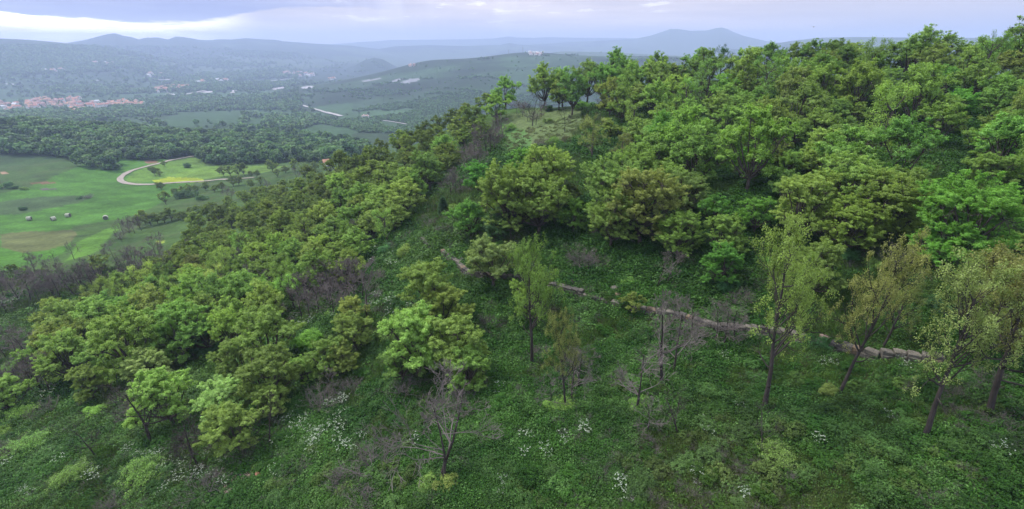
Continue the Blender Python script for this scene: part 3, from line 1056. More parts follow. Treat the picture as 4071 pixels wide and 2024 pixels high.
# tile, centre x, y, crown radius, tone, [kind], [aspect]
CROWNS = [
 # far end of the left ridge
 (2,1300,660,78,'g'),(2,1160,705,62,'y'),(2,1230,790,75,'o'),(2,1010,765,55,'g'),(2,905,840,50,'o'),(2,1060,870,75,'o'),(2,960,950,70,'o'),
 (2,810,880,50,'o'),(2,700,935,50,'g'),(2,605,965,46,'y'),(2,500,1005,45,'g'),(2,400,1045,42,'o'),(2,300,1090,40,'o'),(2,205,1130,40,'g'),(2,110,1175,40,'o'),
 (2,850,1075,80,'l'),(2,720,1060,60,'o'),(2,570,1090,60,'g'),(2,440,1130,50,'y'),(2,620,1190,70,'o'),(2,760,1205,75,'g'),(2,910,1190,55,'o'),
 (2,310,1190,50,'o'),(2,480,1225,60,'g'),(2,170,1235,50,'o'),(2,1120,960,60,'y'),
 # right of the gap in the ridge
 (2,1575,650,78,'o'),(2,1720,610,68,'g'),(2,1790,700,76,'g'),(2,1905,545,80,'g'),(2,2120,510,80,'g'),(2,2240,500,62,'o'),(2,2010,620,85,'g'),
 (2,1690,700,55,'g'),(2,2140,610,60,'g'),(2,2410,490,66,'g'),(2,2530,490,60,'g','thin'),(2,2380,600,50,'o'),(2,1600,790,42,'d','shrub'),
 (2,2060,930,70,'o','thin'),(2,2250,740,75,'o'),(2,2400,720,80,'o'),(2,2530,690,75,'o'),(2,2230,860,85,'o','thin'),(2,2400,870,85,'y'),(2,2540,830,75,'o'),
 (2,2250,1010,85,'o'),(2,2420,1010,90,'o'),(2,2150,1100,85,'b','thin'),(2,1940,1020,110,'b','thin'),(2,1730,1060,48,'d','shrub'),
 # skyline, right half
 (3,50,490,75,'g','thin'),(3,180,450,95,'g'),(3,290,440,70,'g'),(3,380,430,85,'d','thin'),(3,550,420,62,'d'),(3,690,430,88,'o'),(3,800,400,70,'g'),
 (3,920,420,85,'o'),(3,1040,400,80,'g'),(3,1190,340,95,'g'),(3,1330,350,85,'o'),(3,1430,340,80,'g'),(3,1560,320,90,'g'),(3,1650,310,80,'g'),
 (3,1770,330,80,'g'),(3,1900,300,100,'g'),(3,2030,330,80,'o'),(3,2130,330,88,'g'),(3,2250,360,88,'o'),(3,2380,350,90,'o'),(3,2530,390,100,'g'),
 (3,1100,500,95,'o'),(3,1280,480,100,'g'),(3,1440,500,100,'g'),(3,1600,460,100,'g'),(3,1760,460,100,'o'),(3,1950,440,105,'g'),(3,2120,480,95,'o'),
 (3,2290,480,105,'g'),(3,2450,520,105,'o'),(3,780,520,80,'g','thin'),(3,650,560,75,'o','thin'),(3,900,560,70,'g'),
 (3,1400,650,100,'g'),(3,1590,630,100,'g'),(3,1800,620,105,'g'),(3,1980,600,95,'g'),(3,2200,640,105,'g'),(3,2400,680,105,'g'),(3,2540,620,85,'o'),
 (3,1640,760,100,'g'),(3,1830,740,95,'g'),(3,2100,760,88,'v'),(3,2350,800,90,'g'),(3,2060,900,70,'v'),
 (3,60,680,65,'o'),(3,450,620,65,'g'),(3,560,680,70,'o'),(3,420,730,85,'o'),(3,600,755,80,'g'),(3,1120,650,55,'p'),(3,500,800,95,'o'),
 (3,320,830,90,'o'),(3,120,850,92,'g'),(3,430,900,105,'o'),(3,620,860,85,'g'),(3,60,960,90,'o'),(3,220,1000,105,'g'),(3,400,1050,95,'g'),
 (3,830,830,60,'d','shrub'),(3,1000,820,80,'o'),(3,1180,830,88,'o'),(3,1080,920,105,'o'),(3,900,980,88,'o'),(3,1240,980,95,'o'),(3,1100,1080,110,'y'),
 (3,1350,850,72,'g'),(3,1960,930,110,'o',None,1.15),(3,2250,1050,100,'o'),(3,2420,950,110,'o'),(3,2520,860,90,'g'),(3,2480,1110,105,'o'),
 (3,650,1080,85,'v'),(3,560,1190,85,'v'),(3,770,1130,72,'o'),(3,860,1200,80,'o'),(3,1010,1190,80,'o'),
 # big oaks beyond the wall
 (5,1100,190,95,'v'),(5,1420,110,100,'v'),(5,1600,210,170,'o','big'),(5,1340,390,200,'o','big'),(5,1040,500,110,'v'),(5,1540,420,170,'o','big'),(5,1250,570,90,'d'),
 (5,2080,330,190,'o','big'),(5,2310,430,210,'y','big'),(5,2080,520,160,'o','big'),(5,2480,230,130,'o'),(5,2250,180,140,'o','big'),(5,1800,480,100,'v'),(5,1770,340,75,'g'),
 (6,90,330,140,'o','big'),(6,60,620,140,'o','big'),(6,310,480,95,'v'),(6,620,480,115,'v'),(6,360,640,130,'o'),(6,370,850,125,'v'),
 (6,960,430,190,'o','big'),(6,1250,300,210,'y','big'),(6,1520,420,210,'o','big'),(6,1300,560,170,'o','big'),(6,1700,330,150,'o'),(6,840,260,90,'g'),
 (6,2150,560,250,'v','big'),(6,2000,760,150,'v','big'),(6,2320,480,120,'v'),(6,2090,410,90,'b'),(6,2290,200,130,'o'),(6,2480,440,70,'b'),
 (6,2535,680,80,'l'),(6,2500,950,110,'o'),
 # beside the path and in front of the wall
 (5,1205,830,165,'p','near',0.95),(5,1480,1080,130,'o','near',1.25),(5,740,1050,190,'o','near'),(5,860,1180,150,'y','near'),(5,190,1180,90,'y','near',1.15),
 (5,2230,1110,70,'y','thin',1.1),(5,560,350,120,'o'),(5,400,420,110,'o'),(5,740,160,110,'g'),(5,450,240,110,'o'),(5,600,240,90,'o'),(5,870,90,70,'o'),
 (5,60,620,100,'g'),(5,210,690,105,'o'),(5,90,790,95,'o'),(5,30,870,80,'g'),(5,330,540,95,'o'),(5,180,520,100,'g'),(5,490,480,90,'o'),
 (5,250,380,90,'o'),(5,100,390,90,'g'),(5,80,260,80,'y'),(5,230,230,80,'o'),(5,90,130,70,'g'),(5,330,60,70,'g'),(5,330,170,75,'o'),(5,200,110,70,'o'),
 (6,1060,900,150,'y','near',1.15),(9,2200,40,140,'o','near'),
 # left foreground
 (7,800,250,185,'o','near'),(7,640,330,110,'g','near'),(7,430,330,120,'o','near',1.2),(7,560,490,95,'o','near'),(7,350,190,80,'o'),(7,600,80,110,'o'),
 (7,950,230,110,'g','near'),(7,1180,160,150,'g','near'),(7,1300,200,90,'d','near'),(7,1700,230,165,'y','near'),(7,1500,330,110,'o','near'),
 (7,940,400,120,'p','near',0.8),(7,1060,590,160,'y','near'),(7,1420,610,140,'p','near'),(7,1500,800,145,'o','near',0.95),(7,1690,470,160,'o','near'),
 (7,2080,340,110,'o','near'),(7,1930,400,80,'l','near'),(7,40,560,110,'l','near'),(7,1730,600,100,'o','near'),(7,40,640,70,'g','shrub'),
 (8,560,250,190,'l','near'),(8,830,280,175,'y','near'),(8,900,400,120,'o','near'),(8,470,360,110,'g','near'),(8,180,170,105,'y','near'),(8,80,330,95,'y','near'),
 
]
# tall open trees whose trunks show: tile, foot x, y, height, tone, width
TALLS = [(9,585,655,1010,'o',0.58),(9,1060,560,860,'b',0.50),(9,1610,825,960,'b',0.62),(9,2010,695,960,'b',0.8),(8,1305,360,690,'o',0.62),(9,700,240,480,'o',0.7),(9,1330,270,430,'b',0.7),(9,1800,330,560,'b',0.7),
         (8,1520,640,560,'b',0.45),(9,1900,420,620,'b',0.7),(5,2190,850,0,'o',1)]
# tile, foot x, y, height in tile pixels, kind
BARES = [
 (2,1495,915,220,'baredark'),(2,1520,910,130,'bare'),(2,1728,962,175,'baredark'),(2,1420,850,100,'bare'),(2,1380,830,95,'bare'),(2,1460,880,110,'bare'),(2,1560,850,110,'bare'),
 (2,1160,1130,210,'baredark'),(2,1190,1140,220,'baredark'),(2,1220,1120,180,'bare'),(2,1120,1120,160,'bare'),(2,1090,1200,150,'bare'),(2,1050,1230,120,'bare'),(2,1240,1080,150,'bare'),
 (2,1130,1250,150,'bare'),(2,2000,720,90,'bare'),(2,2120,700,150,'baredark'),(2,2180,690,120,'bare'),
 (3,350,600,300,'baredark'),(3,310,610,240,'baredark'),(3,710,1000,150,'baredark'),(3,160,780,120,'bare'),(3,1330,900,110,'bare'),(3,1590,1020,170,'baredark'),(3,1560,1010,150,'baredark'),
 (5,940,340,200,'bare'),(5,980,330,190,'bare'),(5,900,340,170,'bare'),(5,720,340,110,'bare'),(5,680,330,100,'bare'),(5,290,1230,330,'bare'),(5,245,720,200,'bare'),
 (4,655,1112,260,'baredark'),(4,545,1055,230,'bare'),(4,455,1085,200,'bare'),(4,738,1005,240,'baredark'),(4,795,1035,190,'baredark'),(4,955,965,210,'baredark'),(4,1000,955,180,'bare'),
 (4,1142,975,240,'baredark'),(4,855,985,180,'baredark'),(4,890,1030,160,'bare'),(4,700,1020,200,'bare'),(4,235,1110,200,'bare'),(4,312,962,90,'bare'),(4,160,1115,190,'bare'),
 (4,1230,905,170,'bare'),(4,1050,900,170,'bare'),(4,390,1060,180,'bare'),(4,500,960,150,'bare'),(4,600,990,170,'bare'),(4,110,1000,110,'bare'),(4,50,1000,110,'bare'),(4,180,980,110,'bare'),
 (4,250,1000,110,'bare'),(4,20,1180,170,'bare'),(4,60,1190,150,'bare'),(4,400,800,70,'baredark'),(4,1290,880,150,'bare'),(4,1180,880,150,'bare'),(4,1480,745,110,'bare'),(4,1440,740,100,'bare'),
 (4,900,610,110,'bare'),(4,940,600,120,'bare'),(4,980,600,110,'bare'),(4,1030,580,100,'bare'),(4,890,660,90,'bare'),(4,1690,360,80,'bare'),(4,1660,350,90,'bare'),(4,1960,290,80,'bare'),(4,2160,210,80,'bare'),
 (4,1750,880,150,'bare'),(4,1700,1050,170,'bare'),(4,1650,1170,180,'bare'),(4,2150,1200,200,'bare'),(4,2200,1230,230,'bare'),(4,2260,1240,230,'bare'),(4,2330,1200,210,'bare'),(4,2410,1180,220,'bare'),
 (7,270,550,230,'bare'),(7,330,550,230,'bare'),(7,230,520,210,'bare'),(7,50,330,170,'bare'),(7,120,320,180,'bare'),(7,180,340,180,'bare'),(7,612,950,210,'baredark'),(7,965,868,420,'baredark'),
 (7,880,760,300,'bare'),(7,1265,1010,250,'baredark'),(7,1240,950,240,'baredark'),(7,1715,890,300,'baredark'),(7,2140,560,170,'bare'),
 (8,722,1085,560,'baretwin'),(8,1560,600,330,'bare'),(8,1965,660,380,'bare'),(8,1600,520,270,'bare'),(8,2135,480,660,'barebig'),(8,2200,420,420,'bare'),(8,1430,640,200,'bare'),(8,2040,800,210,'bare'),
 (9,575,930,260,'baredark'),(9,40,810,260,'baredark'),(9,330,250,270,'bare'),(9,270,230,250,'bare'),(9,130,200,260,'bare'),(9,400,210,230,'bare'),
 (6,1560,900,210,'bare'),(6,1620,920,220,'bare'),(6,770,1000,170,'bare'),(6,2230,1120,240,'bare'),(6,2330,1150,220,'bare'),(9,2220,950,220,'barebig'),(9,2000,300,260,'bare'),
 (5,1830,880,190,'bare'),(5,1900,900,200,'bare'),(5,2400,1000,230,'bare'),(5,2470,980,240,'bare'),
]
# tile, foot x, y, width in tile pixels, kind, tone
BUSHES = [
 (5,760,560,150,'bush',None),(5,840,600,130,'bush',None),(5,720,520,110,'bush',None),(5,900,600,120,'bush',None),(5,850,470,75,'juniper','d'),(5,930,440,90,'shrub','g'),(5,880,420,70,'shrub','d'),
 (5,1210,730,120,'shrub','v'),(5,560,770,130,'shrub','g'),(5,420,760,120,'shrub','d'),(5,1850,830,220,'bush',None),(5,1960,860,200,'bush',None),(5,330,960,150,'bush',None),(5,180,1000,170,'bush',None),
 (5,60,1040,170,'bush',None),(5,1120,640,110,'bush',None),(5,2200,960,90,'shrub','g'),(5,1480,860,70,'shrub','g'),
 (6,500,1130,240,'bush',None),(6,660,1000,160,'bush',None),(6,420,1000,150,'shrub','d'),(6,1950,1150,190,'shrub','d'),(6,2060,1060,150,'shrub','d'),(6,570,1190,70,'shrub','l'),(6,700,860,150,'shrub','g'),
 (6,1300,800,150,'shrub','d'),(6,1460,860,130,'shrub','g'),(6,30,1180,180,'bush',None),
 (7,1880,1080,210,'bush',None),(7,730,1280,220,'bush',None),(7,200,900,220,'bushleaf','g'),(7,70,960,220,'bush',None),(7,2060,640,260,'bush',None),(7,1320,1180,260,'bush',None),(7,900,1110,240,'bushleaf','g'),
 (7,300,680,190,'bush',None),(7,170,700,170,'bushleaf','g'),(7,790,620,200,'bush',None),(7,850,690,200,'bush',None),(7,1200,320,120,'bush',None),(7,1300,300,130,'shrub','d'),(7,480,1120,200,'bushleaf','g'),
 (7,1210,870,220,'bush',None),(7,1560,960,180,'bush',None),(7,2200,1130,220,'bush',None),(7,100,410,110,'shrub','g'),(7,620,700,120,'shrub','l'),(7,1990,240,170,'shrub','v'),(7,1500,60,140,'shrub','v'),(7,20,820,130,'shrub','g'),
 (8,300,1050,380,'bush',None),(8,130,1120,250,'bush',None),(8,240,1280,260,'bush',None),(8,500,560,240,'bush',None),(8,880,640,230,'bush',None),(8,130,560,210,'bush',None),(8,660,1140,140,'shrub','g'),
 (8,780,1120,120,'shrub','l'),(8,1450,660,110,'shrub','g'),(8,1990,640,120,'shrub','g'),(8,1530,640,130,'bushleaf','y'),(8,1020,130,170,'bush',None),(8,1350,330,170,'bush',None),(8,1620,420,190,'bush',None),
 (8,400,200,130,'shrub','g'),(8,50,40,90,'shrub','g'),
 (9,640,980,230,'bushleaf','g'),(9,1560,1260,200,'bush',None),(9,2150,900,190,'bush',None),(9,420,190,230,'bush',None),(9,90,230,220,'bush',None),(9,1000,560,110,'shrub','g'),(9,960,250,120,'shrub','d'),
 (9,2020,520,230,'bush',None),(9,1720,640,120,'bush',None),(9,220,560,120,'bushleaf','g'),
 (2,1340,780,110,'bush',None),(2,1420,790,110,'bush',None),(2,1500,870,110,'bush',None),(2,1100,1160,170,'bush',None),(2,1560,1080,130,'bush',None),(2,1640,1060,110,'bushleaf','g'),(2,1880,790,110,'shrub','v'),
 (2,1600,890,60,'shrub','g'),(2,1320,950,100,'bushleaf','g'),(2,2010,770,110,'bush',None),(2,1230,1010,90,'bush',None),(3,160,760,110,'bush',None),(3,1300,870,110,'bush',None),
 # shrubs of the meadow
 (4,650,345,75,'bush',None),(4,170,430,50,'shrub','d'),(4,575,350,32,'shrub','d'),(4,940,590,110,'bush',None),(4,870,640,90,'bush',None),(4,800,690,80,'bush',None),(4,1370,340,105,'shrub','d'),
 (4,30,270,80,'shrub','d'),(4,180,285,40,'shrub','g'),(4,90,275,50,'shrub','d'),(4,1480,360,60,'shrub','d'),(4,1370,120,60,'shrub','d'),
]
MEADOW = [  # trees standing alone or in rows in the valley: tile, foot x, y, height, tone
 (4,1210,390,80,'d'),(4,1175,280,68,'g'),(4,1288,330,70,'d'),(4,1330,310,60,'g'),(4,1390,300,75,'g'),(4,1430,310,60,'d'),(4,1130,180,66,'p'),(4,1165,185,50,'p'),(4,1200,115,46,'g'),
 (4,1985,155,85,'g'),(4,1500,290,60,'g'),(4,1560,300,60,'g'),(4,1620,290,70,'g'),(4,1700,260,80,'p'),(4,1740,250,70,'g'),(4,1630,185,60,'p'),(4,1680,185,80,'p'),(4,1740,185,85,'p'),(4,1780,180,70,'g'),
 (4,1830,190,50,'p'),(4,1870,190,50,'p'),(4,1100,540,100,'g'),(4,1060,530,90,'o'),(4,1150,530,100,'g'),(4,1200,520,100,'o'),(4,1250,510,90,'g'),(4,1300,500,70,'d'),(4,1340,500,80,'g'),
 (4,1390,480,70,'d'),(4,1440,470,80,'g'),(4,1500,450,90,'g'),(4,1560,440,80,'g'),(4,1020,560,80,'o'),(4,2080,160,70,'p'),(4,2150,150,70,'p'),(4,2220,150,70,'p'),(4,2290,150,70,'p'),(4,2020,190,60,'g'),
 (4,1900,250,60,'g'),(4,1830,270,60,'g'),(4,120,910,100,'o'),(4,180,915,60,'g'),(4,330,900,50,'g'),(4,750,900,140,'o'),(4,430,860,0,'g'),(4,950,1020,0,'g'),(4,2440,110,0,'g'),
 (4,1470,60,60,'g'),(4,1540,85,70,'d'),(4,1590,85,70,'g'),(4,1600,170,50,'p'),(4,2350,110,50,'g'),
]


def tile(t, x, y):
    x0, y0, s = TL[t]
    return x0 + x * s, y0 + y * s, s


cands = []   # leafy trees: (size on the picture, kwargs)
for row in CROWNS:
    t, x, y, r, tone = row[:5]
    kind = row[5] if len(row) > 5 and row[5] else 'mid'
    asp = row[6] if len(row) > 6 else 1.0
    px, py, s = tile(t, x, y)
    if kind == 'shrub':
        BUSHES.append((t, x, y + r * 0.5, r * 1.9, 'shrub', tone))
        continue
    r = r * (1.14 if kind == 'big' else 1.12)
    if t == 2 and x > 1500 and y < 720:
        r *= 1.24; asp *= 1.08
    hit0 = place_crown(px, py, r * s, 1.18, asp)
    if hit0 is None:
        continue
    loc, rad, dep, grow = hit0
    if kind == 'mid' and dep < 42:
        kind = 'near'
    cands.append((r * s, dict(kind=kind, loc=loc, rad=rad * 1.05, hs=asp * grow, tone=tone, dep=dep, px=px, py=py)))

# fill the woods between the trees read off one by one
WOODS = [
 ([(1925,480),(1845,440),(1660,560),(1400,690),(1290,700),(1060,790),(900,840),(800,900),(740,1010),(520,1180),(330,1290),(190,1320),(170,1480),(420,1560),(640,1500),(900,1430),(1060,1330),(1240,1230),(1430,1150),(1480,1040),(1600,960),(1680,830),(1780,720),(1850,600)], 1.75, 2.5, 0.83, 'oooggyyo', 9),
 ([(2330,420),(2450,400),(2680,360),(2880,335),(3300,330),(3700,330),(4800,330),(4800,900),(4200,1000),(3900,700),(3700,640),(3500,520),(3330,540),(3390,640),(3500,720),(3600,800),(3300,900),(2950,800),(2900,720),(2600,780),(2520,800),(2500,660),(2480,520),(2360,440)], 2.3, 3.4, 0.84, 'ooggggyo', 10),
]
frng = np.random.default_rng(5)
pos = [(c['loc'][0], c['loc'][1], c['rad']) for _, c in cands]
for poly, r0, r1, pack, tones, sd in WOODS:
    P = np.array(poly)
    for _ in range(5200):
        px = frng.uniform(P[:, 0].min(), P[:, 0].max()); py = frng.uniform(P[:, 1].min(), P[:, 1].max())
        if not inpoly(np.array([px]), np.array([py]), poly)[0]:
            continue
        x, y, d = lut_xy(np.array([px]), np.array([py]), LUT)
        if np.isnan(d[0]):
            continue
        x, y, d = float(x[0]), float(y[0]), float(d[0])
        rad = frng.uniform(r0, r1)
        if any((x - a) ** 2 + (y - b) ** 2 < ((rad + c) * pack) ** 2 for a, b, c in pos):
            continue
        pos.append((x, y, rad))
        z = float(ground_z(x, y)[0])
        cands.append((rad / d * FOC, dict(kind='mid' if frng.random() < 0.86 else 'thin', loc=(x, y, z), rad=rad, hs=frng.uniform(1.05, 1.4), tone=tones[frng.integers(len(tones))], dep=d, px=px, py=py - 1.3 * rad / d * FOC)))
for t, x, y, h, tone in MEADOW:
    if h <= 0:
        continue
    px, py, s = tile(t, x, y)
    w = hit(px, py)
    if not w:
        continue
    H = h * s / FOC * w[3] * 1.03
    rad = H / 2.5 * prng.uniform(0.95, 1.2)
    cands.append((rad / w[3] * FOC, dict(kind='mid', loc=w[:3], rad=rad, hs=H / 2.5 / rad, tone=tone, dep=w[3], px=px, py=py - h * s * 0.5, meadow=True)))
cands.sort(key=lambda c: -c[0])
LEAFY, REST = cands[:290], cands[290:]
print('leafy', len(LEAFY), 'rest', len(REST))
for _, c in LEAFY:
    px = c['px']
    # the drone looks down: at the right and left edge trunks fan outward by themselves, so trees stand upright
    p = plant(c['kind'], 'tree', 'tree', c['loc'], c['rad'], c['hs'], c['tone'], None)
    PLANTS[-1].update(meadow=c.get('meadow', False))
for t, x, y, h, tone, wd in TALLS:
    if h <= 0:
        continue
    px, py, s = tile(t, x, y)
    w = hit(px, py)
    u, v1, v2 = ray(px, py - h * s)
    H = max(3.0, min((w[1] / v1) * v2 - w[2], 13))
    plant('tall', 'tall_tree', 'tree', w[:3], H, 1.0, tone, None)
    PLANTS[-1]['o'].scale = (H * wd, H * wd, H)
# the thicket of leafless trunks along the meadow and in the gaps of the slope
ROWS = [([(0,1100),(120,1050),(330,1020),(480,1005),(640,990),(770,965),(790,1040),(700,1120),(520,1150),(300,1180),(120,1230),(0,1250)], 34, 3.6, 5.2),
        ([(1150,1180),(1400,1130),(1480,1200),(1300,1300),(1180,1290)], 12, 3.5, 5.0), ([(1880,560),(2010,560),(1990,700),(1900,760),(1840,700)], 8, 3.8, 5.5),
        ([(1000,1080),(1120,1050),(1100,1250),(960,1260)], 8, 3.2, 4.6), ([(0,1380),(200,1360),(230,1560),(0,1600)], 10, 3.0, 4.4)]
brng = np.random.default_rng(21)
for poly, n, h0, h1 in ROWS:
    P = np.array(poly); k = 0; tries = 0
    while k < n and tries < 2000:
        tries += 1
        px = brng.uniform(P[:, 0].min(), P[:, 0].max()); py = brng.uniform(P[:, 1].min(), P[:, 1].max())
        if not inpoly(np.array([px]), np.array([py]), poly)[0]:
            continue
        x, y, d = lut_xy(np.array([px]), np.array([py]), LUT)
        if np.isnan(d[0]):
            continue
        H = brng.uniform(h0, h1)
        BARES.append((0, px, py, H, 'barefar')); k += 1
for t, x, y, h, kind in BARES:
    px, py, s = tile(t, x, y) if t else (x, y, 1.0)
    w = hit(px, py)
    if not w:
        continue
    # height from the pixel of the top
    u, v1, v2 = ray(px, py - h * s)
    H = (w[1] / v1) * v2 - w[2] if t else h
    if kind == 'bare' and w[3] > 62:
        kind = 'barefar'
    H = max(0.8, min(H, 12))
    p = plant(kind, 'bare_tree', 'bare tree', w[:3], H, 1.0, None, None)
    o = PLANTS[-1]['o']
    k = prng.uniform(0.85, 1.15)
    o.scale = (H * k, H * k, H)
for t, x, y, wd, kind, tone in BUSHES:
    px, py, s = tile(t, x, y)
    w = hit(px, py)
    if not w:
        continue
    W = wd * s / FOC * w[3]
    sc = W / (1.6 if kind != 'juniper' else 0.5)
    if kind == 'shrub':
        sc = W / 1.3
    nm = {'bush': 'leafless_bush', 'bushleaf': 'thin_bush', 'shrub': 'shrub', 'juniper': 'juniper'}[kind]
    ct = {'bush': 'bush', 'bushleaf': 'bush', 'shrub': 'shrub', 'juniper': 'juniper'}[kind]
    plant(kind, nm, ct, w[:3], sc, prng.uniform(0.75, 1.0) if kind != 'juniper' else 0.9, tone, None)

# ------------------------------------------------------------------ the dry-stone wall, loose stones, bales, houses, masts, birds
def mesh_obj(name, verts, faces, mat, parent=None, mats=None, mi=None, smooth=False):
    me = bpy.data.meshes.new(name)
    me.from_pydata([tuple(map(float, v)) for v in verts], [], faces)
    for m in (mats or [mat]):
        me.materials.append(m)
    if mi is not None:
        me.polygons.foreach_set('material_index', mi)
    if smooth:
        me.polygons.foreach_set('use_smooth', [True] * len(me.polygons))
    o = bpy.data.objects.new(name, me)
    COL.objects.link(o)
    if parent is not None:
        o.parent = parent
    return o


def stone_mat(name, a, b, c):
    m, k, out = new_mat(name)
    at = k.n('ShaderNodeAttribute', attribute_name='tint')
    tc = k.n('ShaderNodeTexCoord')
    n = k.noise(tc.outputs['Object'], 3.0, 6.0, 0.7)
    col = k.mix(k.ramp(at.outputs['Fac'], 0.0, 0.7), a, b)
    col = k.mix(k.ramp(at.outputs['Fac'], 0.90, 0.95), col, c)
    f = k.ramp(n, 0.3, 0.7, 0.6, 1.35)
    col = k.mix(1.0, col, k.xyz(f, f, f), 'MULTIPLY')
    d = k.n('ShaderNodeBsdfPrincipled')
    k.put(d.inputs['Base Color'], col)
    d.inputs['Roughness'].default_value = 0.95
    bump = k.n('ShaderNodeBump'); bump.inputs['Strength'].default_value = 0.6; bump.inputs['Distance'].default_value = 0.05
    k.put(bump.inputs['Height'], n)
    k.t.links.new(bump.outputs[0], d.inputs['Normal'])
    k.t.links.new(d.outputs[0], out.inputs[0])
    return m


STONE = stone_mat('weathered_stone', (0.062, 0.058, 0.052, 1), (0.140, 0.126, 0.104, 1), (0.15, 0.11, 0.072, 1))
REDSTONE = stone_mat('reddish_stone', (0.14, 0.10, 0.09, 1), (0.26, 0.18, 0.15, 1), (0.28, 0.13, 0.08, 1))
srng = np.random.default_rng(8)


def block(cx_, cy_, cz_, ang, lx, ly, lz, V, F, TT):
    """a rough squared block with worn corners"""
    b = len(V)
    ca, sa = math.cos(ang), math.sin(ang)
    for zz in (0, 0.85, 1.0):
        k = 1.0 if zz < 0.9 else 0.82
        for sx, sy in ((-1, -1), (-0.2, -1.06), (1, -1), (1, 1), (0.1, 1.05), (-1, 1)):
            px = sx * lx / 2 * k + srng.normal() * 0.02
            py = sy * ly / 2 * k + srng.normal() * 0.02
            V.append((cx_ + px * ca - py * sa, cy_ + px * sa + py * ca, cz_ + zz * lz + srng.normal() * 0.012))
    fs = []
    for l in (0, 1):
        for i in range(6):
            j = (i + 1) % 6
            fs.append((b + l * 6 + i, b + l * 6 + j, b + (l + 1) * 6 + j, b + (l + 1) * 6 + i))
    fs.append(tuple(b + 12 + i for i in range(6)))
    F += fs
    t = srng.random()
    TT += [t] * len(fs)


WALL_LINES = []


def stone_wall(pix, label, height=0.9, gaps=0.03):
    P = np.array([h[:2] for h in (hit(*p) for p in pix) if h])
    WALL_LINES.append(P)
    seg = np.hypot(*np.diff(P, axis=0).T); s = np.concatenate([[0], np.cumsum(seg)])
    V, F, TT = [], [], []
    for course in range(3):
        u = srng.uniform(0, 0.3)
        while u < s[-1]:
            L = srng.uniform(0.30, 0.85)
            um = min(u + L / 2, s[-1])
            x = np.interp(um, s, P[:, 0]); y = np.interp(um, s, P[:, 1])
            x2 = np.interp(min(um + 0.3, s[-1]), s, P[:, 0]); y2 = np.interp(min(um + 0.3, s[-1]), s, P[:, 1])
            x1 = np.interp(max(um - 0.3, 0), s, P[:, 0]); y1 = np.interp(max(um - 0.3, 0), s, P[:, 1])
            ang = math.atan2(y2 - y1, x2 - x1)
            hh = height / 3
            broken = vnoise(np.array(um / 2.5), np.array(course * 3.7), 9)
            if not (course == 2 and broken < 0.30) and not (course == 1 and broken < 0.12):
                z = float(ground_z(x, y)[0]) - 0.12 + course * hh
                block(x + srng.normal() * 0.03, y + srng.normal() * 0.03, z, ang + srng.normal() * 0.04, L - gaps, srng.uniform(0.42, 0.56), hh + 0.02 + srng.uniform(-0.03, 0.04), V, F, TT)
            u += L
    o = mesh_obj('stone_wall', V, F, STONE)
    at = o.data.attributes.new('tint', 'FLOAT', 'FACE'); at.data.foreach_set('value', TT)
    o['label'] = label; o['category'] = 'wall'; o['group'] = 'stretches of the dry-stone wall'
    return o


def clear_of_wall(x, y):
    ok = np.ones(len(x), bool)
    for P in WALL_LINES:
        for a, b in zip(P[:-1], P[1:]):
            d = b - a; L2 = (d ** 2).sum() + 1e-9
            t = np.clip(((x - a[0]) * d[0] + (y - a[1]) * d[1]) / L2, 0, 1)
            # herbs stay off the wall and off its face towards the camera
            dd = np.hypot(x - a[0] - t * d[0], (y - a[1] - t * d[1] + 0.25))
            ok &= dd > 0.40
    return ok


_T5 = lambda pts, dy=20: [(x, y + dy) for x, y in T(1300, 600, S1, pts)]
_T9 = lambda pts, dy=24: [(x, y + dy) for x, y in T(2671, 1224, 0.6244, pts)]
stone_wall(_T5([(697,618),(722,645),(750,672)]), 'short far stub of dry-stone wall beside the grassy path, apart from the rest', 0.7)
stone_wall(_T5([(838,715),(880,742),(930,780),(968,812),(1000,850),(1040,872),(1150,885),(1290,902),(1380,906),(1440,910),(1540,926),(1620,962),(1740,992),(1850,1018),(1950,1048),(2040,1070),(2150,1104),(2300,1140),(2400,1160)])
           + _T9([(0,28),(60,42),(130,62),(200,84),(280,108),(380,112),(500,120),(640,132),(800,170),(960,210),(1130,250),(1260,280)]), 'long main stretch of grey dry-stone wall running below the big oaks', 0.74)
stone_wall(_T9([(1290,288),(1340,284),(1400,280),(1500,300),(1600,306),(1680,312)]), 'two-course end of the stone wall between the leaning trunks at the right', 0.74)


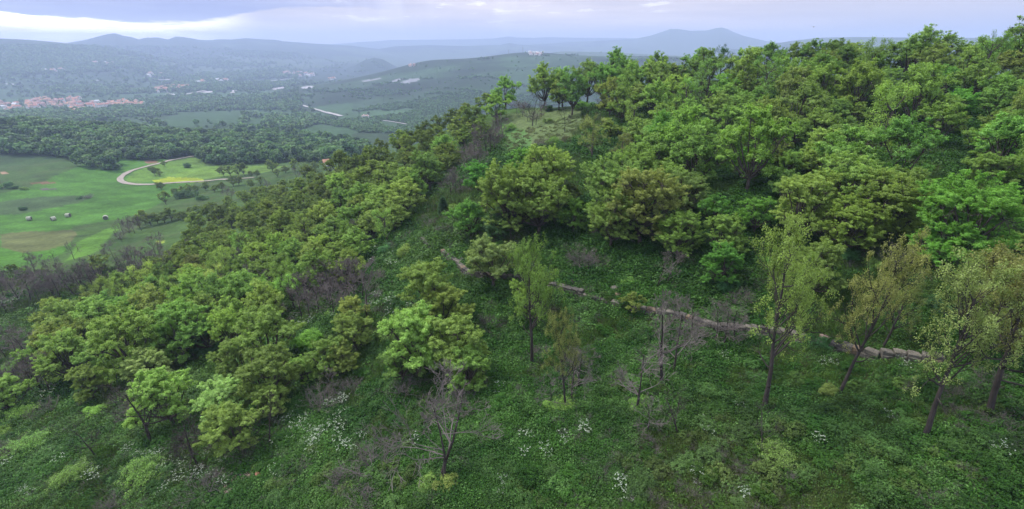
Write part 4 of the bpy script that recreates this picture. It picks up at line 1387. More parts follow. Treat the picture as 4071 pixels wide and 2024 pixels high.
def rock(name, px, py, size, label, mat, group=None, tall=1.0, seed=0):
    w = hit(px, py)
    bm = __import__('bmesh').new()
    __import__('bmesh').ops.create_icosphere(bm, subdivisions=2, radius=1.0)
    r = np.random.default_rng(seed)
    k = r.uniform(0.75, 1.25, 3)
    ph = r.uniform(0, 6.28, 6)
    for v in bm.verts:
        c = v.co
        n = 1 + 0.16 * math.sin(2.3 * c.x + ph[0]) + 0.14 * math.sin(2.9 * c.y + ph[1]) + 0.12 * math.sin(3.3 * c.z + ph[2]) + 0.05 * math.sin(7 * c.x + 5 * c.y + ph[3])
        q = 0.62
        c.x = math.copysign(min(abs(c.x * n), q + 0.25 * abs(c.x)), c.x); c.y = math.copysign(min(abs(c.y * n), q + 0.25 * abs(c.y)), c.y); c.z = math.copysign(min(abs(c.z * n), q + 0.2 * abs(c.z)), c.z)
        c.x *= size * k[0] * 0.62; c.y *= size * k[1] * 0.55; c.z *= size * 0.55 * tall
    me = bpy.data.meshes.new(name); bm.to_mesh(me); bm.free()
    me.materials.append(mat)
    at = me.attributes.new('tint', 'FLOAT', 'FACE'); at.data.foreach_set('value', [float(r.random())] * len(me.polygons))
    o = bpy.data.objects.new(name, me); COL.objects.link(o)
    o.location = (w[0], w[1], w[2] + size * 0.28 * tall); o.rotation_euler = (r.normal() * 0.15, r.normal() * 0.15, r.uniform(0, 6))
    o['label'] = label; o['category'] = 'stone'
    if group:
        o['group'] = group
    return o


rock('upright_stone', *T(1300,600,S1,[(985,822)])[0], 0.65, 'squarish upright stone standing just behind the bend of the wall', STONE, tall=1.5, seed=1)
rock('upright_stone', *T(1300,600,S1,[(1392,915)])[0], 0.85, 'big rounded grey stone topping the wall beside the pale young tree', STONE, tall=1.7, seed=2)
rock('boulder', *T(1300,600,S1,[(1785,975)])[0], 0.8, 'long low boulder lying in the grass above the middle of the wall', STONE, seed=3)
rock('boulder', *T(1300,600,S1,[(2095,1022)])[0], 0.75, 'pale boulder uphill of the wall, upper one of a pair', STONE, seed=4)
rock('boulder', *T(1300,600,S1,[(2115,1062)])[0], 0.65, 'darker boulder uphill of the wall, lower one of a pair', STONE, seed=5)
rock('boulder', *T(1300,600,S1,[(912,700)])[0], 0.8, 'light boulder in the weeds above the far end of the long wall', STONE, seed=6)
rock('boulder', *T(2671,1224,0.6244,[(966,210)])[0], 0.6, 'small reddish boulder in the dark herbs between the two leaning trees', REDSTONE, seed=7)
rock('boulder', *T(2671,600,S1,[(600,1060)])[0], 0.55, 'small pale block among the grey twigs above the right part of the wall', STONE, seed=8)
line = np.array([(1425,1235),(1440,1180),(1470,1140),(1510,1105),(1560,1095),(1610,1075),(1660,1055),(1710,1030),(1750,1015)])
for i in range(34):
    u = srng.uniform(0, len(line) - 1.001); k = int(u)
    p = line[k] * (1 - u + k) + line[k + 1] * (u - k) + srng.normal(0, 9, 2)
    rock('stone', *T(0, 1224, 0.6244, [tuple(p)])[0], float(srng.uniform(0.22, 0.5)), 'reddish stone of the tumbled row crossing the lowest grass', REDSTONE, 'stones of the tumbled reddish row', seed=20 + i)

# round bales on the meadow
HAY = plain_mat('weathered_hay', (0.36, 0.37, 0.30, 1), 0.9, 0.25, 4.0)
HAYEND = plain_mat('dark_bale_end', (0.10, 0.105, 0.085, 1), 0.95, 0.3, 6.0)
for i, (x, y, lab) in enumerate([(217,505,'round hay bale on the mown meadow, the leftmost one'), (393,507,'round hay bale on the meadow, nearest the brown patch'),
                                 (500,482,'pale round hay bale on the meadow, farthest up the rise'), (773,500,'solitary round hay bale on the meadow nearest the bare hedge')]):
    w = hit(*T(0, 600, S1, [(x, y)])[0])
    root = bpy.data.objects.new('hay_bale', None); COL.objects.link(root)
    root.location = w[:3]; root.rotation_euler = (0, 0, [0.5, 1.1, 0.2, 2.2][i])
    root['label'] = lab; root['category'] = 'hay bale'; root['group'] = 'round bales on the meadow'
    n = 24
    V = []; F = []
    for a, (xx, rr) in enumerate([(-0.75, 0.80), (-0.72, 0.88), (-0.3, 0.90), (0.3, 0.90), (0.72, 0.88), (0.75, 0.80)]):
        for j in range(n):
            t = 2 * math.pi * j / n
            V.append((xx, rr * math.cos(t), 0.86 + rr * math.sin(t) * (0.97 if math.sin(t) < 0 else 1)))
    for a in range(5):
        for j in range(n):
            F.append((a * n + j, a * n + (j + 1) % n, (a + 1) * n + (j + 1) % n, (a + 1) * n + j))
    mesh_obj('wrapping', V, F, HAY, root)
    for sx in (-1, 1):
        V = [(sx * 0.752, 0, 0.86)]
        for rr in (0.3, 0.55, 0.80):
            V += [(sx * (0.752 + (0.02 if rr == 0.55 else 0)), rr * math.cos(2 * math.pi * j / n), 0.86 + rr * math.sin(2 * math.pi * j / n)) for j in range(n)]
        F = [(0, 1 + j, 1 + (j + 1) % n) for j in range(n)]
        for a in range(2):
            F += [(1 + a * n + j, 1 + a * n + (j + 1) % n, 1 + (a + 1) * n + (j + 1) % n, 1 + (a + 1) * n + j) for j in range(n)]
        mesh_obj('end', V, F, HAYEND, root)

# houses
ROOF = [plain_mat('red_tiles', (0.42, 0.19, 0.14, 1), 0.9, 0.2, 0.3), plain_mat('orange_tiles', (0.50, 0.27, 0.18, 1), 0.9, 0.2, 0.3), plain_mat('faded_tiles', (0.42, 0.26, 0.23, 1), 0.9, 0.2, 0.3)]
WALLM = [plain_mat('white_render', (0.70, 0.68, 0.66, 1), 0.9, 0.08, 0.3), plain_mat('cream_render', (0.60, 0.50, 0.42, 1), 0.9, 0.08, 0.3), plain_mat('pink_render', (0.56, 0.38, 0.33, 1), 0.9, 0.08, 0.3)]
WHITEROOF = plain_mat('pale_sheet_roof', (0.62, 0.63, 0.66, 1), 0.7, 0.1, 0.3)
PANE = plain_mat('window_pane', (0.03, 0.035, 0.04, 1), 0.3, 0.1, 1.0)


def house_mesh(name, w, d, h, rh, wall, roof, wing=False, wins=True):
    V, F, M = [], [], []
    def box(x0, x1, y0, y1, z0, z1, mi):
        b = len(V)
        V.extend([(x0, y0, z0), (x1, y0, z0), (x1, y1, z0), (x0, y1, z0), (x0, y0, z1), (x1, y0, z1), (x1, y1, z1), (x0, y1, z1)])
        F.extend([(b, b + 1, b + 5, b + 4), (b + 1, b + 2, b + 6, b + 5), (b + 2, b + 3, b + 7, b + 6), (b + 3, b, b + 4, b + 7), (b + 4, b + 5, b + 6, b + 7)]); M.extend([mi] * 5)
    def gable(x0, x1, y0, y1, z, rh):
        o = 0.35; ym = (y0 + y1) / 2
        b = len(V)
        V.extend([(x0 - o, y0 - o, z - 0.1), (x1 + o, y0 - o, z - 0.1), (x1 + o, y1 + o, z - 0.1), (x0 - o, y1 + o, z - 0.1), (x0 - o, ym, z + rh), (x1 + o, ym, z + rh)])
        F.extend([(b, b + 1, b + 5, b + 4), (b + 2, b + 3, b + 4, b + 5), (b + 1, b + 2, b + 5), (b + 3, b, b + 4), (b + 3, b + 2, b + 1, b)])
        M.extend([1, 1, 0, 0, 1])
    box(-w / 2, w / 2, -d / 2, d / 2, -1.5, h, 0)
    gable(-w / 2, w / 2, -d / 2, d / 2, h, rh)
    if wing:
        box(w / 2 - 0.4, w / 2 + w * 0.4, -d * 0.35, d * 0.3, -1.5, h * 0.62, 0)
        gable(w / 2 + 0.4, w / 2 + w * 0.4, -d * 0.35, d * 0.3, h * 0.62, rh * 0.6)
    box(w * 0.2, w * 0.2 + 0.6, 0.3, 0.9, h + rh * 0.3, h + rh + 0.7, 0)
    if wins:
        for sx in (-0.3, 0, 0.3):
            for zz in (0.9, h * 0.55 + 0.6):
                for sy in (-1, 1):
                    x = sx * w; y = sy * (d / 2 + 0.02)
                    b = len(V)
                    V.extend([(x - 0.4, y, zz), (x + 0.4, y, zz), (x + 0.4, y, zz + 0.95), (x - 0.4, y, zz + 0.95)]); F.append((b, b + 1, b + 2, b + 3)); M.append(2)
    me = bpy.data.meshes.new(name)
    me.from_pydata(V, [], F); me.polygons.foreach_set('material_index', M)
    for m in (wall, roof, PANE):
        me.materials.append(m)
    return me


HOUSES = [house_mesh('house', 7.5, 5.5, 4.6, 1.9, WALLM[i % 3], ROOF[i % 3], i % 2 == 0) for i in range(6)]
WHITEH = [house_mesh('house', 8, 5.5, 4.0, 1.6, WALLM[0], WHITEROOF), house_mesh('house', 7, 6, 4.5, 1.7, WALLM[0], ROOF[2], True)]
SHEDS = [house_mesh('shed', 16, 6.5, 3.0, 1.2, WALLM[0], WHITEROOF), house_mesh('shed', 22, 7, 3.4, 1.2, WALLM[0], WHITEROOF)]
hrng = np.random.default_rng(12)


def houses(outline, n, meshes, label, group, name='house', cat='house', gap=7.5, hi=1.0):
    P = np.array(outline); placed = []
    tries = 0
    while len(placed) < n and tries < n * 60:
        tries += 1
        px = hrng.uniform(P[:, 0].min(), P[:, 0].max()); py = hrng.uniform(P[:, 1].min(), P[:, 1].max())
        if not inpoly(np.array([px]), np.array([py]), outline)[0]:
            continue
        x, y, d = lut_xy(np.array([px]), np.array([py]), LUT)
        if np.isnan(d[0]):
            continue
        x, y = float(x[0]), float(y[0])
        if any(math.hypot(x - a, y - b) < gap * hi for a, b in placed):
            continue
        placed.append((x, y))
        o = bpy.data.objects.new(name, meshes[hrng.integers(len(meshes))])
        COL.objects.link(o)
        o.location = (x, y, float(ground_z(x, y)[0]))
        o.rotation_euler = (0, 0, hrng.normal(0, 0.4) + (1.57 if hrng.random() < 0.35 else 0))
        s = hrng.uniform(0.8, 1.25) * hi
        o.scale = (s, s, s * hrng.uniform(0.85, 1.3))
        o['label'] = label; o['category'] = cat; o['group'] = group
    return placed


VILLAGE = []
_a = lambda pts: T(0, 0, S1, pts)
VILLAGE += houses(_a([(180,790),(200,750),(260,728),(400,728),(480,750),(480,780),(330,775),(230,800)]), 46, HOUSES, 'red-roofed house in the left cluster of the village beyond the wood', 'houses of the left village cluster')
VILLAGE += houses(_a([(480,770),(500,725),(560,708),(600,725),(590,770),(620,800),(600,822),(540,822),(520,800)]), 30, HOUSES, 'red-roofed house in the middle cluster of the village beyond the wood', 'houses of the middle village cluster')
VILLAGE += houses(_a([(620,790),(640,770),(780,765),(800,750),(880,735),(1030,738),(1045,765),(1000,778),(920,780),(820,772),(700,790)]), 58, HOUSES[:4], 'red-roofed house in the right cluster of the village beyond the wood', 'houses of the right village cluster')
VILLAGE += houses(_a([(0,790),(0,755),(60,750),(150,760),(165,790),(60,812)]), 14, HOUSES + WHITEH, 'outlying pale house west of the village clusters', 'outlying houses west of the village')
VILLAGE += houses(_a([(80,800),(240,800),(240,808),(80,810)]), 3, SHEDS, 'long low shed below the outlying village houses', 'long sheds below the village', 'shed', 'shed', 20)
VILLAGE += houses(_a([(640,745),(740,742),(740,752),(640,755)]), 3, WHITEH, 'white house between the village and the hills', 'white houses above the village')
VILLAGE += houses(_a([(1110,668),(1150,645),(1260,630),(1400,632),(1400,645),(1260,660),(1140,678)]), 34, HOUSES, 'house of the farther village beside the highway', 'houses of the farther village', hi=1.25)
VILLAGE += houses(_a([(1200,702),(1270,695),(1275,704),(1205,708)]), 4, WHITEH, 'white roadside house below the farther village', 'white roadside houses', hi=1.3)
VILLAGE += houses(_a([(1390,605),(1480,575),(1660,575),(1670,600),(1500,612)]), 16, WHITEH + HOUSES[:2], 'pale house on the plain beyond the highway', 'pale houses beyond the highway', hi=1.5)
VILLAGE += houses(_a([(2000,548),(2160,535),(2350,548),(2200,560)]), 18, WHITEH + HOUSES[:3], 'pale house of the distant town where the valley narrows', 'houses of the distant town', hi=1.9)
VILLAGE += houses(_a([(675,475),(820,460),(820,475),(690,484)]), 8, WHITEH, 'white house scattered on the far left hillside', 'white houses on the far left hillside', hi=2.0)
VILLAGE += houses(_a([(1040,555),(1290,540),(1300,560),(1150,575)]), 8, WHITEH, 'white farmhouse on the plain left of the distant town', 'white farmhouses on the plain', hi=1.7)
VILLAGE += houses(_a([(320,515),(460,515),(460,530),(330,530)]), 5, WHITEH, 'small white house in the fields of the far left', 'white houses in the far left fields', hi=1.7)
_b = lambda pts: T(1300, 0, S1, pts)
VILLAGE += houses(_b([(1440,402),(1470,386),(1560,382),(1640,392),(1560,408)]), 15, WHITEH + [HOUSES[2]], 'house of the hamlet on top of the long hill', 'houses of the hilltop hamlet', hi=0.95, gap=8)
VILLAGE += houses(_b([(265,858),(305,858),(310,868),(270,868)]), 2, WHITEH, 'white house standing alone at the foot of the long hill', 'white houses at the foot of the long hill')
VILLAGE += houses(_b([(0,580),(50,570),(60,585),(0,592)]), 4, HOUSES, 'red-roofed farm on the near shoulder of the long hill', 'farmhouses on the shoulder of the hill', hi=1.2)
VILLAGE += houses(_b([(560,485),(640,478),(640,488),(570,492)]), 4, HOUSES + WHITEH, 'small house on the low western end of the long hill', 'houses at the western end of the hill')

# the hut at the edge of the near slope
w = hit(*T(0, 600, S1, [(2380, 108)])[0])
hut = bpy.data.objects.new('hut', None); COL.objects.link(hut); hut.location = w[:3]; hut.rotation_euler = (0, 0, 0.5)
hut['label'] = 'small pale hut with an orange roof at the edge of the wooded slope'; hut['category'] = 'hut'
V = [(-2.4,-1.8,-0.5),(2.4,-1.8,-0.5),(2.4,1.8,-0.5),(-2.4,1.8,-0.5),(-2.4,-1.8,3.4),(2.4,-1.8,3.4),(2.4,1.8,3.4),(-2.4,1.8,3.4),(-2.4,0,5.0),(2.4,0,5.0)]
hut.scale = (0.8, 0.8, 0.8)
mesh_obj('walls', V, [(0,1,5,4),(1,2,6,9,5),(2,3,7,6),(3,0,4,8,7)], WALLM[0], hut)
V = [(-2.8,-2.2,3.15),(2.8,-2.2,3.15),(2.8,0,5.15),(-2.8,0,5.15),(2.8,2.2,3.15),(-2.8,2.2,3.15),(-2.8,-2.2,3.0),(2.8,-2.2,3.0),(2.8,0,5.0),(-2.8,0,5.0),(2.8,2.2,3.0),(-2.8,2.2,3.0)]
mesh_obj('roof', V, [(0,1,2,3),(3,2,4,5),(6,9,8,7),(9,11,10,8),(0,6,7,1),(5,4,10,11),(1,7,8,2),(2,8,10,4),(0,3,9,6),(3,5,11,9)], ROOF[1], hut)
mesh_obj('window', [(-0.4,-1.83,1.2),(0.4,-1.83,1.2),(0.4,-1.83,2.2),(-0.4,-1.83,2.2)], [(0,1,2,3)], PANE, hut)
mesh_obj('door', [(1.1,-1.84,-0.3),(1.9,-1.84,-0.3),(1.9,-1.84,1.9),(1.1,-1.84,1.9)], [(0,1,2,3)], BARK, hut)

# masts on the long hill
STEEL = plain_mat('mast_steel', (0.16, 0.17, 0.19, 1), 0.6, 0.1, 1.0)
for (x, y, hgt, wd, lab) in ((1425, 380, 19, 0.9, 'taller radio mast beside the hilltop hamlet'), (1320, 396, 14, 0.8, 'shorter radio mast on the open ridge left of the hamlet')):
    w = hit(*T(1300, 0, S1, [(x, y + 3)])[0])
    V = []
    segs = []
    H = hgt
    for sx, sy in ((-1, -1), (1, -1), (1, 1), (-1, 1)):
        segs.append((np.array([sx * wd, sy * wd, -1.0]), np.array([sx * 0.25, sy * 0.25, H]), 0.22, 0.14, 4))
    lv = 9
    for i in range(lv):
        z0, z1 = H * i / lv, H * (i + 1) / lv
        k0 = wd + (0.25 - wd) * i / lv; k1 = wd + (0.25 - wd) * (i + 1) / lv
        for a, b in (((-1, -1), (1, -1)), ((1, -1), (1, 1)), ((1, 1), (-1, 1)), ((-1, 1), (-1, -1))):
            segs.append((np.array([a[0] * k0, a[1] * k0, z0]), np.array([b[0] * k1, b[1] * k1, z1]), 0.08, 0.08, 3))
    root = bpy.data.objects.new('radio_mast', None); COL.objects.link(root); root.location = w[:3]
    root['label'] = lab; root['category'] = 'mast'
    a = bpy.data.objects.new('lattice', tubes('lattice', segs, STEEL)); COL.objects.link(a); a.parent = root
    a = bpy.data.objects.new('aerial', tubes('aerial', [(np.array([0, 0, H]), np.array([0, 0, H + 4.0]), 0.12, 0.06, 5)], STEEL)); COL.objects.link(a); a.parent = root

# two small birds above the trees
BIRD = plain_mat('dark_feathers', (0.03, 0.03, 0.035, 1), 0.9, 0.2, 3.0)
for (px, py, dep, rot, lab) in ((2671 + 1030 * S1, 196 * S1, 70, 0.6, 'small dark bird in the sky left of the wooded crest'), (2671 + 2480 * S1, 203 * S1, 60, 2.0, 'small dark bird in flight over the right end of the crest')):
    dx, dy, dz = ray(px, py)
    V = [(-0.22,0,0),(-0.1,0.035,0.02),(-0.1,-0.035,0.02),(0.08,0.05,0.0),(0.08,-0.05,0.0),(0.2,0,0.02),(0.26,0,0),(0.0,0.0,0.05),(0.0,0,-0.05),
         (0.08,0.04,0.01),(-0.06,0.04,0.01),(0.02,0.24,0.08),(-0.08,0.24,0.08),(-0.10,0.46,0.03),
         (0.08,-0.04,0.01),(-0.06,-0.04,0.01),(0.02,-0.24,0.08),(-0.08,-0.24,0.08),(-0.10,-0.46,0.03)]
    F = [(0,1,7),(0,7,2),(0,8,1),(0,2,8),(1,3,7),(7,4,2),(1,8,3),(8,2,4),(3,5,7),(7,5,4),(3,8,5),(8,4,5),(5,6,3),(5,4,6),(9,11,12,10),(11,13,12),(15,17,16,14),(17,18,16)]
    o = mesh_obj('bird', V, F, BIRD)
    o.location = (dx * dep, dy * dep, dz * dep); o.rotation_euler = (0.1, 0.1, rot)
    o['label'] = lab; o['category'] = 'bird'

# ------------------------------------------------------------------ ground cover and far woods (what nobody could count)
def scatter(name, label, pts, scale, sources, seed, tilt=0.12, zscale=None):
    """instances of the source meshes on a cloud of points: one 'stuff' object"""
    n = len(pts)
    rng = np.random.default_rng(seed)
    me = bpy.data.meshes.new(name)
    me.vertices.add(n); me.vertices.foreach_set('co', np.asarray(pts, np.float32).ravel())
    me.update()
    rot = np.stack([rng.normal(0, tilt, n), rng.normal(0, tilt, n), rng.uniform(0, 6.283, n)], 1)
    sc = np.stack([scale, scale, scale * (zscale if zscale is not None else rng.uniform(0.8, 1.2, n))], 1)
    for an, typ, key, val in (('rot', 'FLOAT_VECTOR', 'vector', rot), ('sca', 'FLOAT_VECTOR', 'vector', sc), ('pick', 'INT', 'value', rng.integers(0, len(sources), n))):
        a = me.attributes.new(an, typ, 'POINT')
        a.data.foreach_set(key, val.astype(np.int32 if typ == 'INT' else np.float32).ravel())
    o = bpy.data.objects.new(name, me)
    COL.objects.link(o)
    g = bpy.data.node_groups.new(name, 'GeometryNodeTree')
    g.interface.new_socket('Geometry', in_out='INPUT', socket_type='NodeSocketGeometry')
    g.interface.new_socket('Geometry', in_out='OUTPUT', socket_type='NodeSocketGeometry')
    k = NT(g)
    gi = k.n('NodeGroupInput'); go = k.n('NodeGroupOutput')
    join = k.n('GeometryNodeJoinGeometry')
    for q, m in enumerate(sources):
        so = bpy.data.objects.new(name + '_source', m)
        oi = k.n('GeometryNodeObjectInfo')
        oi.inputs['Object'].default_value = so
        oi.inputs['As Instance'].default_value = True
        g.links.new(oi.outputs['Geometry'], join.inputs[0])
    def attr(nm, typ):
        a = k.n('GeometryNodeInputNamedAttribute', data_type=typ)
        a.inputs['Name'].default_value = nm
        return a.outputs['Attribute']
    iop = k.n('GeometryNodeInstanceOnPoints')
    iop.inputs['Pick Instance'].default_value = True
    g.links.new(gi.outputs[0], iop.inputs['Points'])
    g.links.new(join.outputs[0], iop.inputs['Instance'])
    g.links.new(attr('pick', 'INT'), iop.inputs['Instance Index'])
    g.links.new(attr('rot', 'FLOAT_VECTOR'), iop.inputs['Rotation'])
    g.links.new(attr('sca', 'FLOAT_VECTOR'), iop.inputs['Scale'])
    g.links.new(iop.outputs[0], go.inputs[0])
    md = o.modifiers.new('scatter', 'NODES')
    md.node_group = g
    o['kind'] = 'stuff'
    o['label'] = label
    return o


def cover_mat(name, a, b, c, trans=0.25, vary=0.3, patch=None):
    """small leaves whose colour drifts over the ground"""
    m, k, out = new_mat(name)
    geo = k.n('ShaderNodeNewGeometry')
    at = k.n('ShaderNodeAttribute', attribute_name='tint')
    oi = k.n('ShaderNodeObjectInfo')
    n1 = k.noise(geo.outputs['Position'], 0.16, 4.0, 0.6)
    n2 = k.noise(geo.outputs['Position'], 0.035, 3.0, 0.6)
    base = k.mix(k.ramp(n1, 0.38, 0.62), a, b)
    base = k.mix(k.m('MULTIPLY', k.ramp(n2, 0.45, 0.65), 0.7), base, c)
    f = k.m('MULTIPLY', k.ramp(at.outputs['Fac'], 0, 1, 0.65, 1.45, False), k.ramp(oi.outputs['Random'], 0, 1, 1 - vary, 1 + vary, False))
    col = k.mix(1.0, base, k.xyz(f, f, f), 'MULTIPLY')
    d = k.n('ShaderNodeBsdfPrincipled')
    k.put(d.inputs['Base Color'], col)
    d.inputs['Roughness'].default_value = 0.6
    d.inputs['Specular IOR Level'].default_value = 0.2
    tr = k.n('ShaderNodeBsdfTranslucent')
    k.put(tr.inputs['Color'], col)
    mx = k.n('ShaderNodeMixShader')
    mx.inputs[0].default_value = trans
    k.t.links.new(d.outputs[0], mx.inputs[1]); k.t.links.new(tr.outputs[0], mx.inputs[2]); k.t.links.new(mx.outputs[0], out.inputs[0])
    return m


def herb(seed, mat, n=90, rad=0.5, h=0.38, leaf=0.11, aspect=0.6, up=0.6):
    """a patch of broad-leaved herbs about 1 m wide"""
    rng = np.random.default_rng(seed)
    a = rng.uniform(0, 6.283, n); r = rad * np.sqrt(rng.random(n))
    hh = h * (1 - (r / rad) ** 2 * 0.6) * rng.uniform(0.25, 1.0, n) + 0.02
    c = np.stack([np.cos(a) * r, np.sin(a) * r, hh], 1)
    return leaf_cloud('herb', c, leaf, rng, mat, rng.random(n), up=up, aspect=aspect)


def tuft(seed, mat, n=70, rad=0.4, h=0.42):
    """a tuft of grass blades"""
    rng = np.random.default_rng(seed)
    a = rng.uniform(0, 6.283, n); r = rad * np.sqrt(rng.random(n))
    b0 = np.stack([np.cos(a) * r, np.sin(a) * r, np.full(n, -0.03)], 1)
    ln = h * rng.uniform(0.5, 1.1, n)
    bend = rng.normal(0, 0.35, (n, 2))
    tip = b0 + np.stack([bend[:, 0] * ln, bend[:, 1] * ln, ln], 1)
    w = norm(np.cross(tip - b0, rng.normal(size=(n, 3)))) * 0.016
    mid = (b0 + tip) / 2 + [0, 0, 0.03]
    co = np.stack([b0 - w, b0 + w, mid + w * 0.8, tip], 1).reshape(-1, 3)
    me = bpy.data.meshes.new('tuft')
    me.vertices.add(4 * n); me.vertices.foreach_set('co', co.astype(np.float32).ravel())
    me.loops.add(4 * n); me.loops.foreach_set('vertex_index', np.arange(4 * n))
    me.polygons.add(n); me.polygons.foreach_set('loop_start', np.arange(n) * 4)
    me.update(calc_edges=True)
    at = me.attributes.new('tint', 'FLOAT', 'FACE')
    at.data.foreach_set('value', rng.random(n).astype(np.float32))
    me.materials.append(mat)
    return me


def umbel(seed, green, white):
    """white-flowered cow parsley: stalks with flat heads"""
    rng = np.random.default_rng(seed)
    co, fc, mi = [], [], []
    for _ in range(9):
        a = rng.uniform(0, 6.283); r = 0.45 * math.sqrt(rng.random())
        x, y = math.cos(a) * r, math.sin(a) * r
        h = rng.uniform(0.55, 0.95)
        b = len(co)
        co += [(x * .7 - .008, y * .7, 0), (x * .7 + .008, y * .7, 0), (x + .006, y, h), (x - .006, y, h)]
        fc.append((b, b + 1, b + 2, b + 3)); mi.append(0)
        for _ in range(4):
            dx, dy = rng.normal(0, 0.06, 2); s = rng.uniform(0.02, 0.036); dz = rng.normal(0, 0.015)
            b = len(co)
            t = rng.normal(0, 0.3)
            co += [(x + dx - s, y + dy, h + dz - t * s), (x + dx, y + dy - s, h + dz), (x + dx + s, y + dy, h + dz + t * s), (x + dx, y + dy + s, h + dz)]
            fc.append((b, b + 1, b + 2, b + 3)); mi.append(1)
    for _ in range(40):
        a = rng.uniform(0, 6.283); r = 0.5 * math.sqrt(rng.random()); s = 0.05
        p = np.array([math.cos(a) * r, math.sin(a) * r, rng.uniform(0.1, 0.5)])
        u = norm(rng.normal(size=3)) * s; v = norm(np.cross(u, rng.normal(size=3))) * s * 0.6
        b = len(co)
        co += [tuple(p - u), tuple(p - v), tuple(p + u), tuple(p + v)]
        fc.append((b, b + 1, b + 2, b + 3)); mi.append(0)
    me = bpy.data.meshes.new('umbel')
    me.from_pydata([tuple(map(float, c)) for c in co], [], fc)
    me.polygons.foreach_set('material_index', mi)
    me.materials.append(green); me.materials.append(white)
    return me


NETTLE = cover_mat('nettle', (0.026, 0.086, 0.013, 1), (0.046, 0.128, 0.018, 1), (0.070, 0.138, 0.022, 1))
BROAD = cover_mat('broad_leaves', (0.055, 0.130, 0.030, 1), (0.090, 0.190, 0.045, 1), (0.110, 0.190, 0.055, 1), vary=0.4)
GRASSM = cover_mat('grass', (0.065, 0.130, 0.026, 1), (0.090, 0.165, 0.034, 1), (0.110, 0.150, 0.045, 1))
DRYM = cover_mat('dry_stalks', (0.105, 0.100, 0.062, 1), (0.125, 0.112, 0.078, 1), (0.09, 0.10, 0.05, 1))
WHITE = plain_mat('white_petals', (0.40, 0.46, 0.36, 1), 0.8, 0.1, 3.0)
herbs = [herb(1, NETTLE), herb(2, NETTLE, leaf=0.085, n=130), herb(3, NETTLE, h=0.6, rad=0.42), herb(4, BROAD, leaf=0.13, n=60, h=0.45), herb(5, NETTLE, leaf=0.1, n=110)]
grasses = [tuft(6, GRASSM, n=110), tuft(7, GRASSM, h=0.5, n=110), herb(18, GRASSM, n=110, leaf=0.10, h=0.4, aspect=0.35), herb(19, NETTLE), tuft(8, GRASSM, n=90, h=0.3), tuft(9, DRYM, n=45, h=0.45)]
broads = [herb(14, BROAD, leaf=0.09, n=120, h=0.8, rad=0.45, aspect=0.5), herb(12, BROAD, leaf=0.15, n=46, h=0.42, aspect=0.8, up=1.2), herb(13, BROAD, leaf=0.12, n=60, h=0.5, aspect=0.7, up=1.0)]

crng = np.random.default_rng(99)


def image_points(n, region=(-160, 4230, 330, 2180), dmax=260, dmin=0):
    """ground points spread evenly over the picture: denser near the camera, as seen"""
    px = crng.uniform(region[0], region[1], n); py = crng.uniform(region[2], region[3], n)
    x, y, d = lut_xy(px, py, LUT)
    ok = ~np.isnan(d) & (d < dmax) & (d > dmin)
    return x[ok], y[ok], d[ok], px[ok], py[ok]


def with_z(x, y):
    return np.stack([x, y, ground_z(x, y)], 1)


# herbs of the near slopes
x, y, d, px, py = image_points(104000, region=(-750, 5000, 330, 2300), dmax=105)
ok = clear_of_wall(x, y)
x, y, d, px, py = x[ok], y[ok], d[ok], px[ok], py[ok]
# open ground grows grass, the shaded slope nettles
k = fbm(x / 8.0, y / 8.0, 3, 51) + 0.10 * (px / 4071 - 0.5) * -1
clear_w = world_poly(T(1300, 0, S1, [(1270,910),(1340,845),(1420,815),(1500,800),(1760,800),(1880,800),(1890,880),(1830,960),(1740,1040),(1500,1080),(1280,1140)]))
in_clear = inpoly(x, y, clear_w)
isg = (k > 0.56) | in_clear
meadow_w = world_poly([(0,770),(120,742),(330,655),(480,600),(700,640),(900,690),(780,720),(650,800),(500,870),(280,900),(230,1010),(0,1080)])
in_mead = inpoly(x, y, meadow_w)
hs = np.clip(d / 34.0, 0.75, 3.2)
sel = ~isg & ~in_mead & ~in_clear
scatter('herb_cover', 'dense dark green nettles and herbs covering the slope', with_z(x[sel], y[sel]), hs[sel] * crng.uniform(0.7, 1.3, sel.sum()), herbs, 1, zscale=None)
sel = in_clear
CLEARM = cover_mat('clearing_blades', (0.150, 0.205, 0.075, 1), (0.175, 0.215, 0.090, 1), (0.19, 0.20, 0.10, 1), trans=0.4)
cg = [tuft(26, CLEARM, n=110, h=0.35), tuft(27, CLEARM, n=90, h=0.4), tuft(28, CLEARM, n=120, h=0.3)]
scatter('clearing_grass', 'short pale grass of the clearing on the ridge', with_z(x[sel], y[sel]), crng.uniform(0.7, 1.3, sel.sum()), cg, 12)
sel = isg & ~in_mead & ~in_clear
hg = hs[sel] * crng.uniform(0.7, 1.2, sel.sum()) * np.where(in_clear[sel], 0.55, 1.0)
scatter('grass_cover', 'rough grass growing on the slope and the clearing', with_z(x[sel], y[sel]), hg, grasses, 2)
# broad pale leaves in drifts among the herbs at the right
x, y, d, px, py = image_points(32000, region=(-700, 4900, 1100, 2250), dmax=75)
kb = fbm(x / 3.0, y / 3.0, 3, 52)
sel = (kb > 0.55) & clear_of_wall(x, y)
scatter('broad_leaf_cover', 'patches of pale broad leaves among the nettles', with_z(x[sel], y[sel]), crng.uniform(0.6, 1.2, sel.sum()) * np.clip(d[sel] / 34, 0.8, 2), broads, 3)
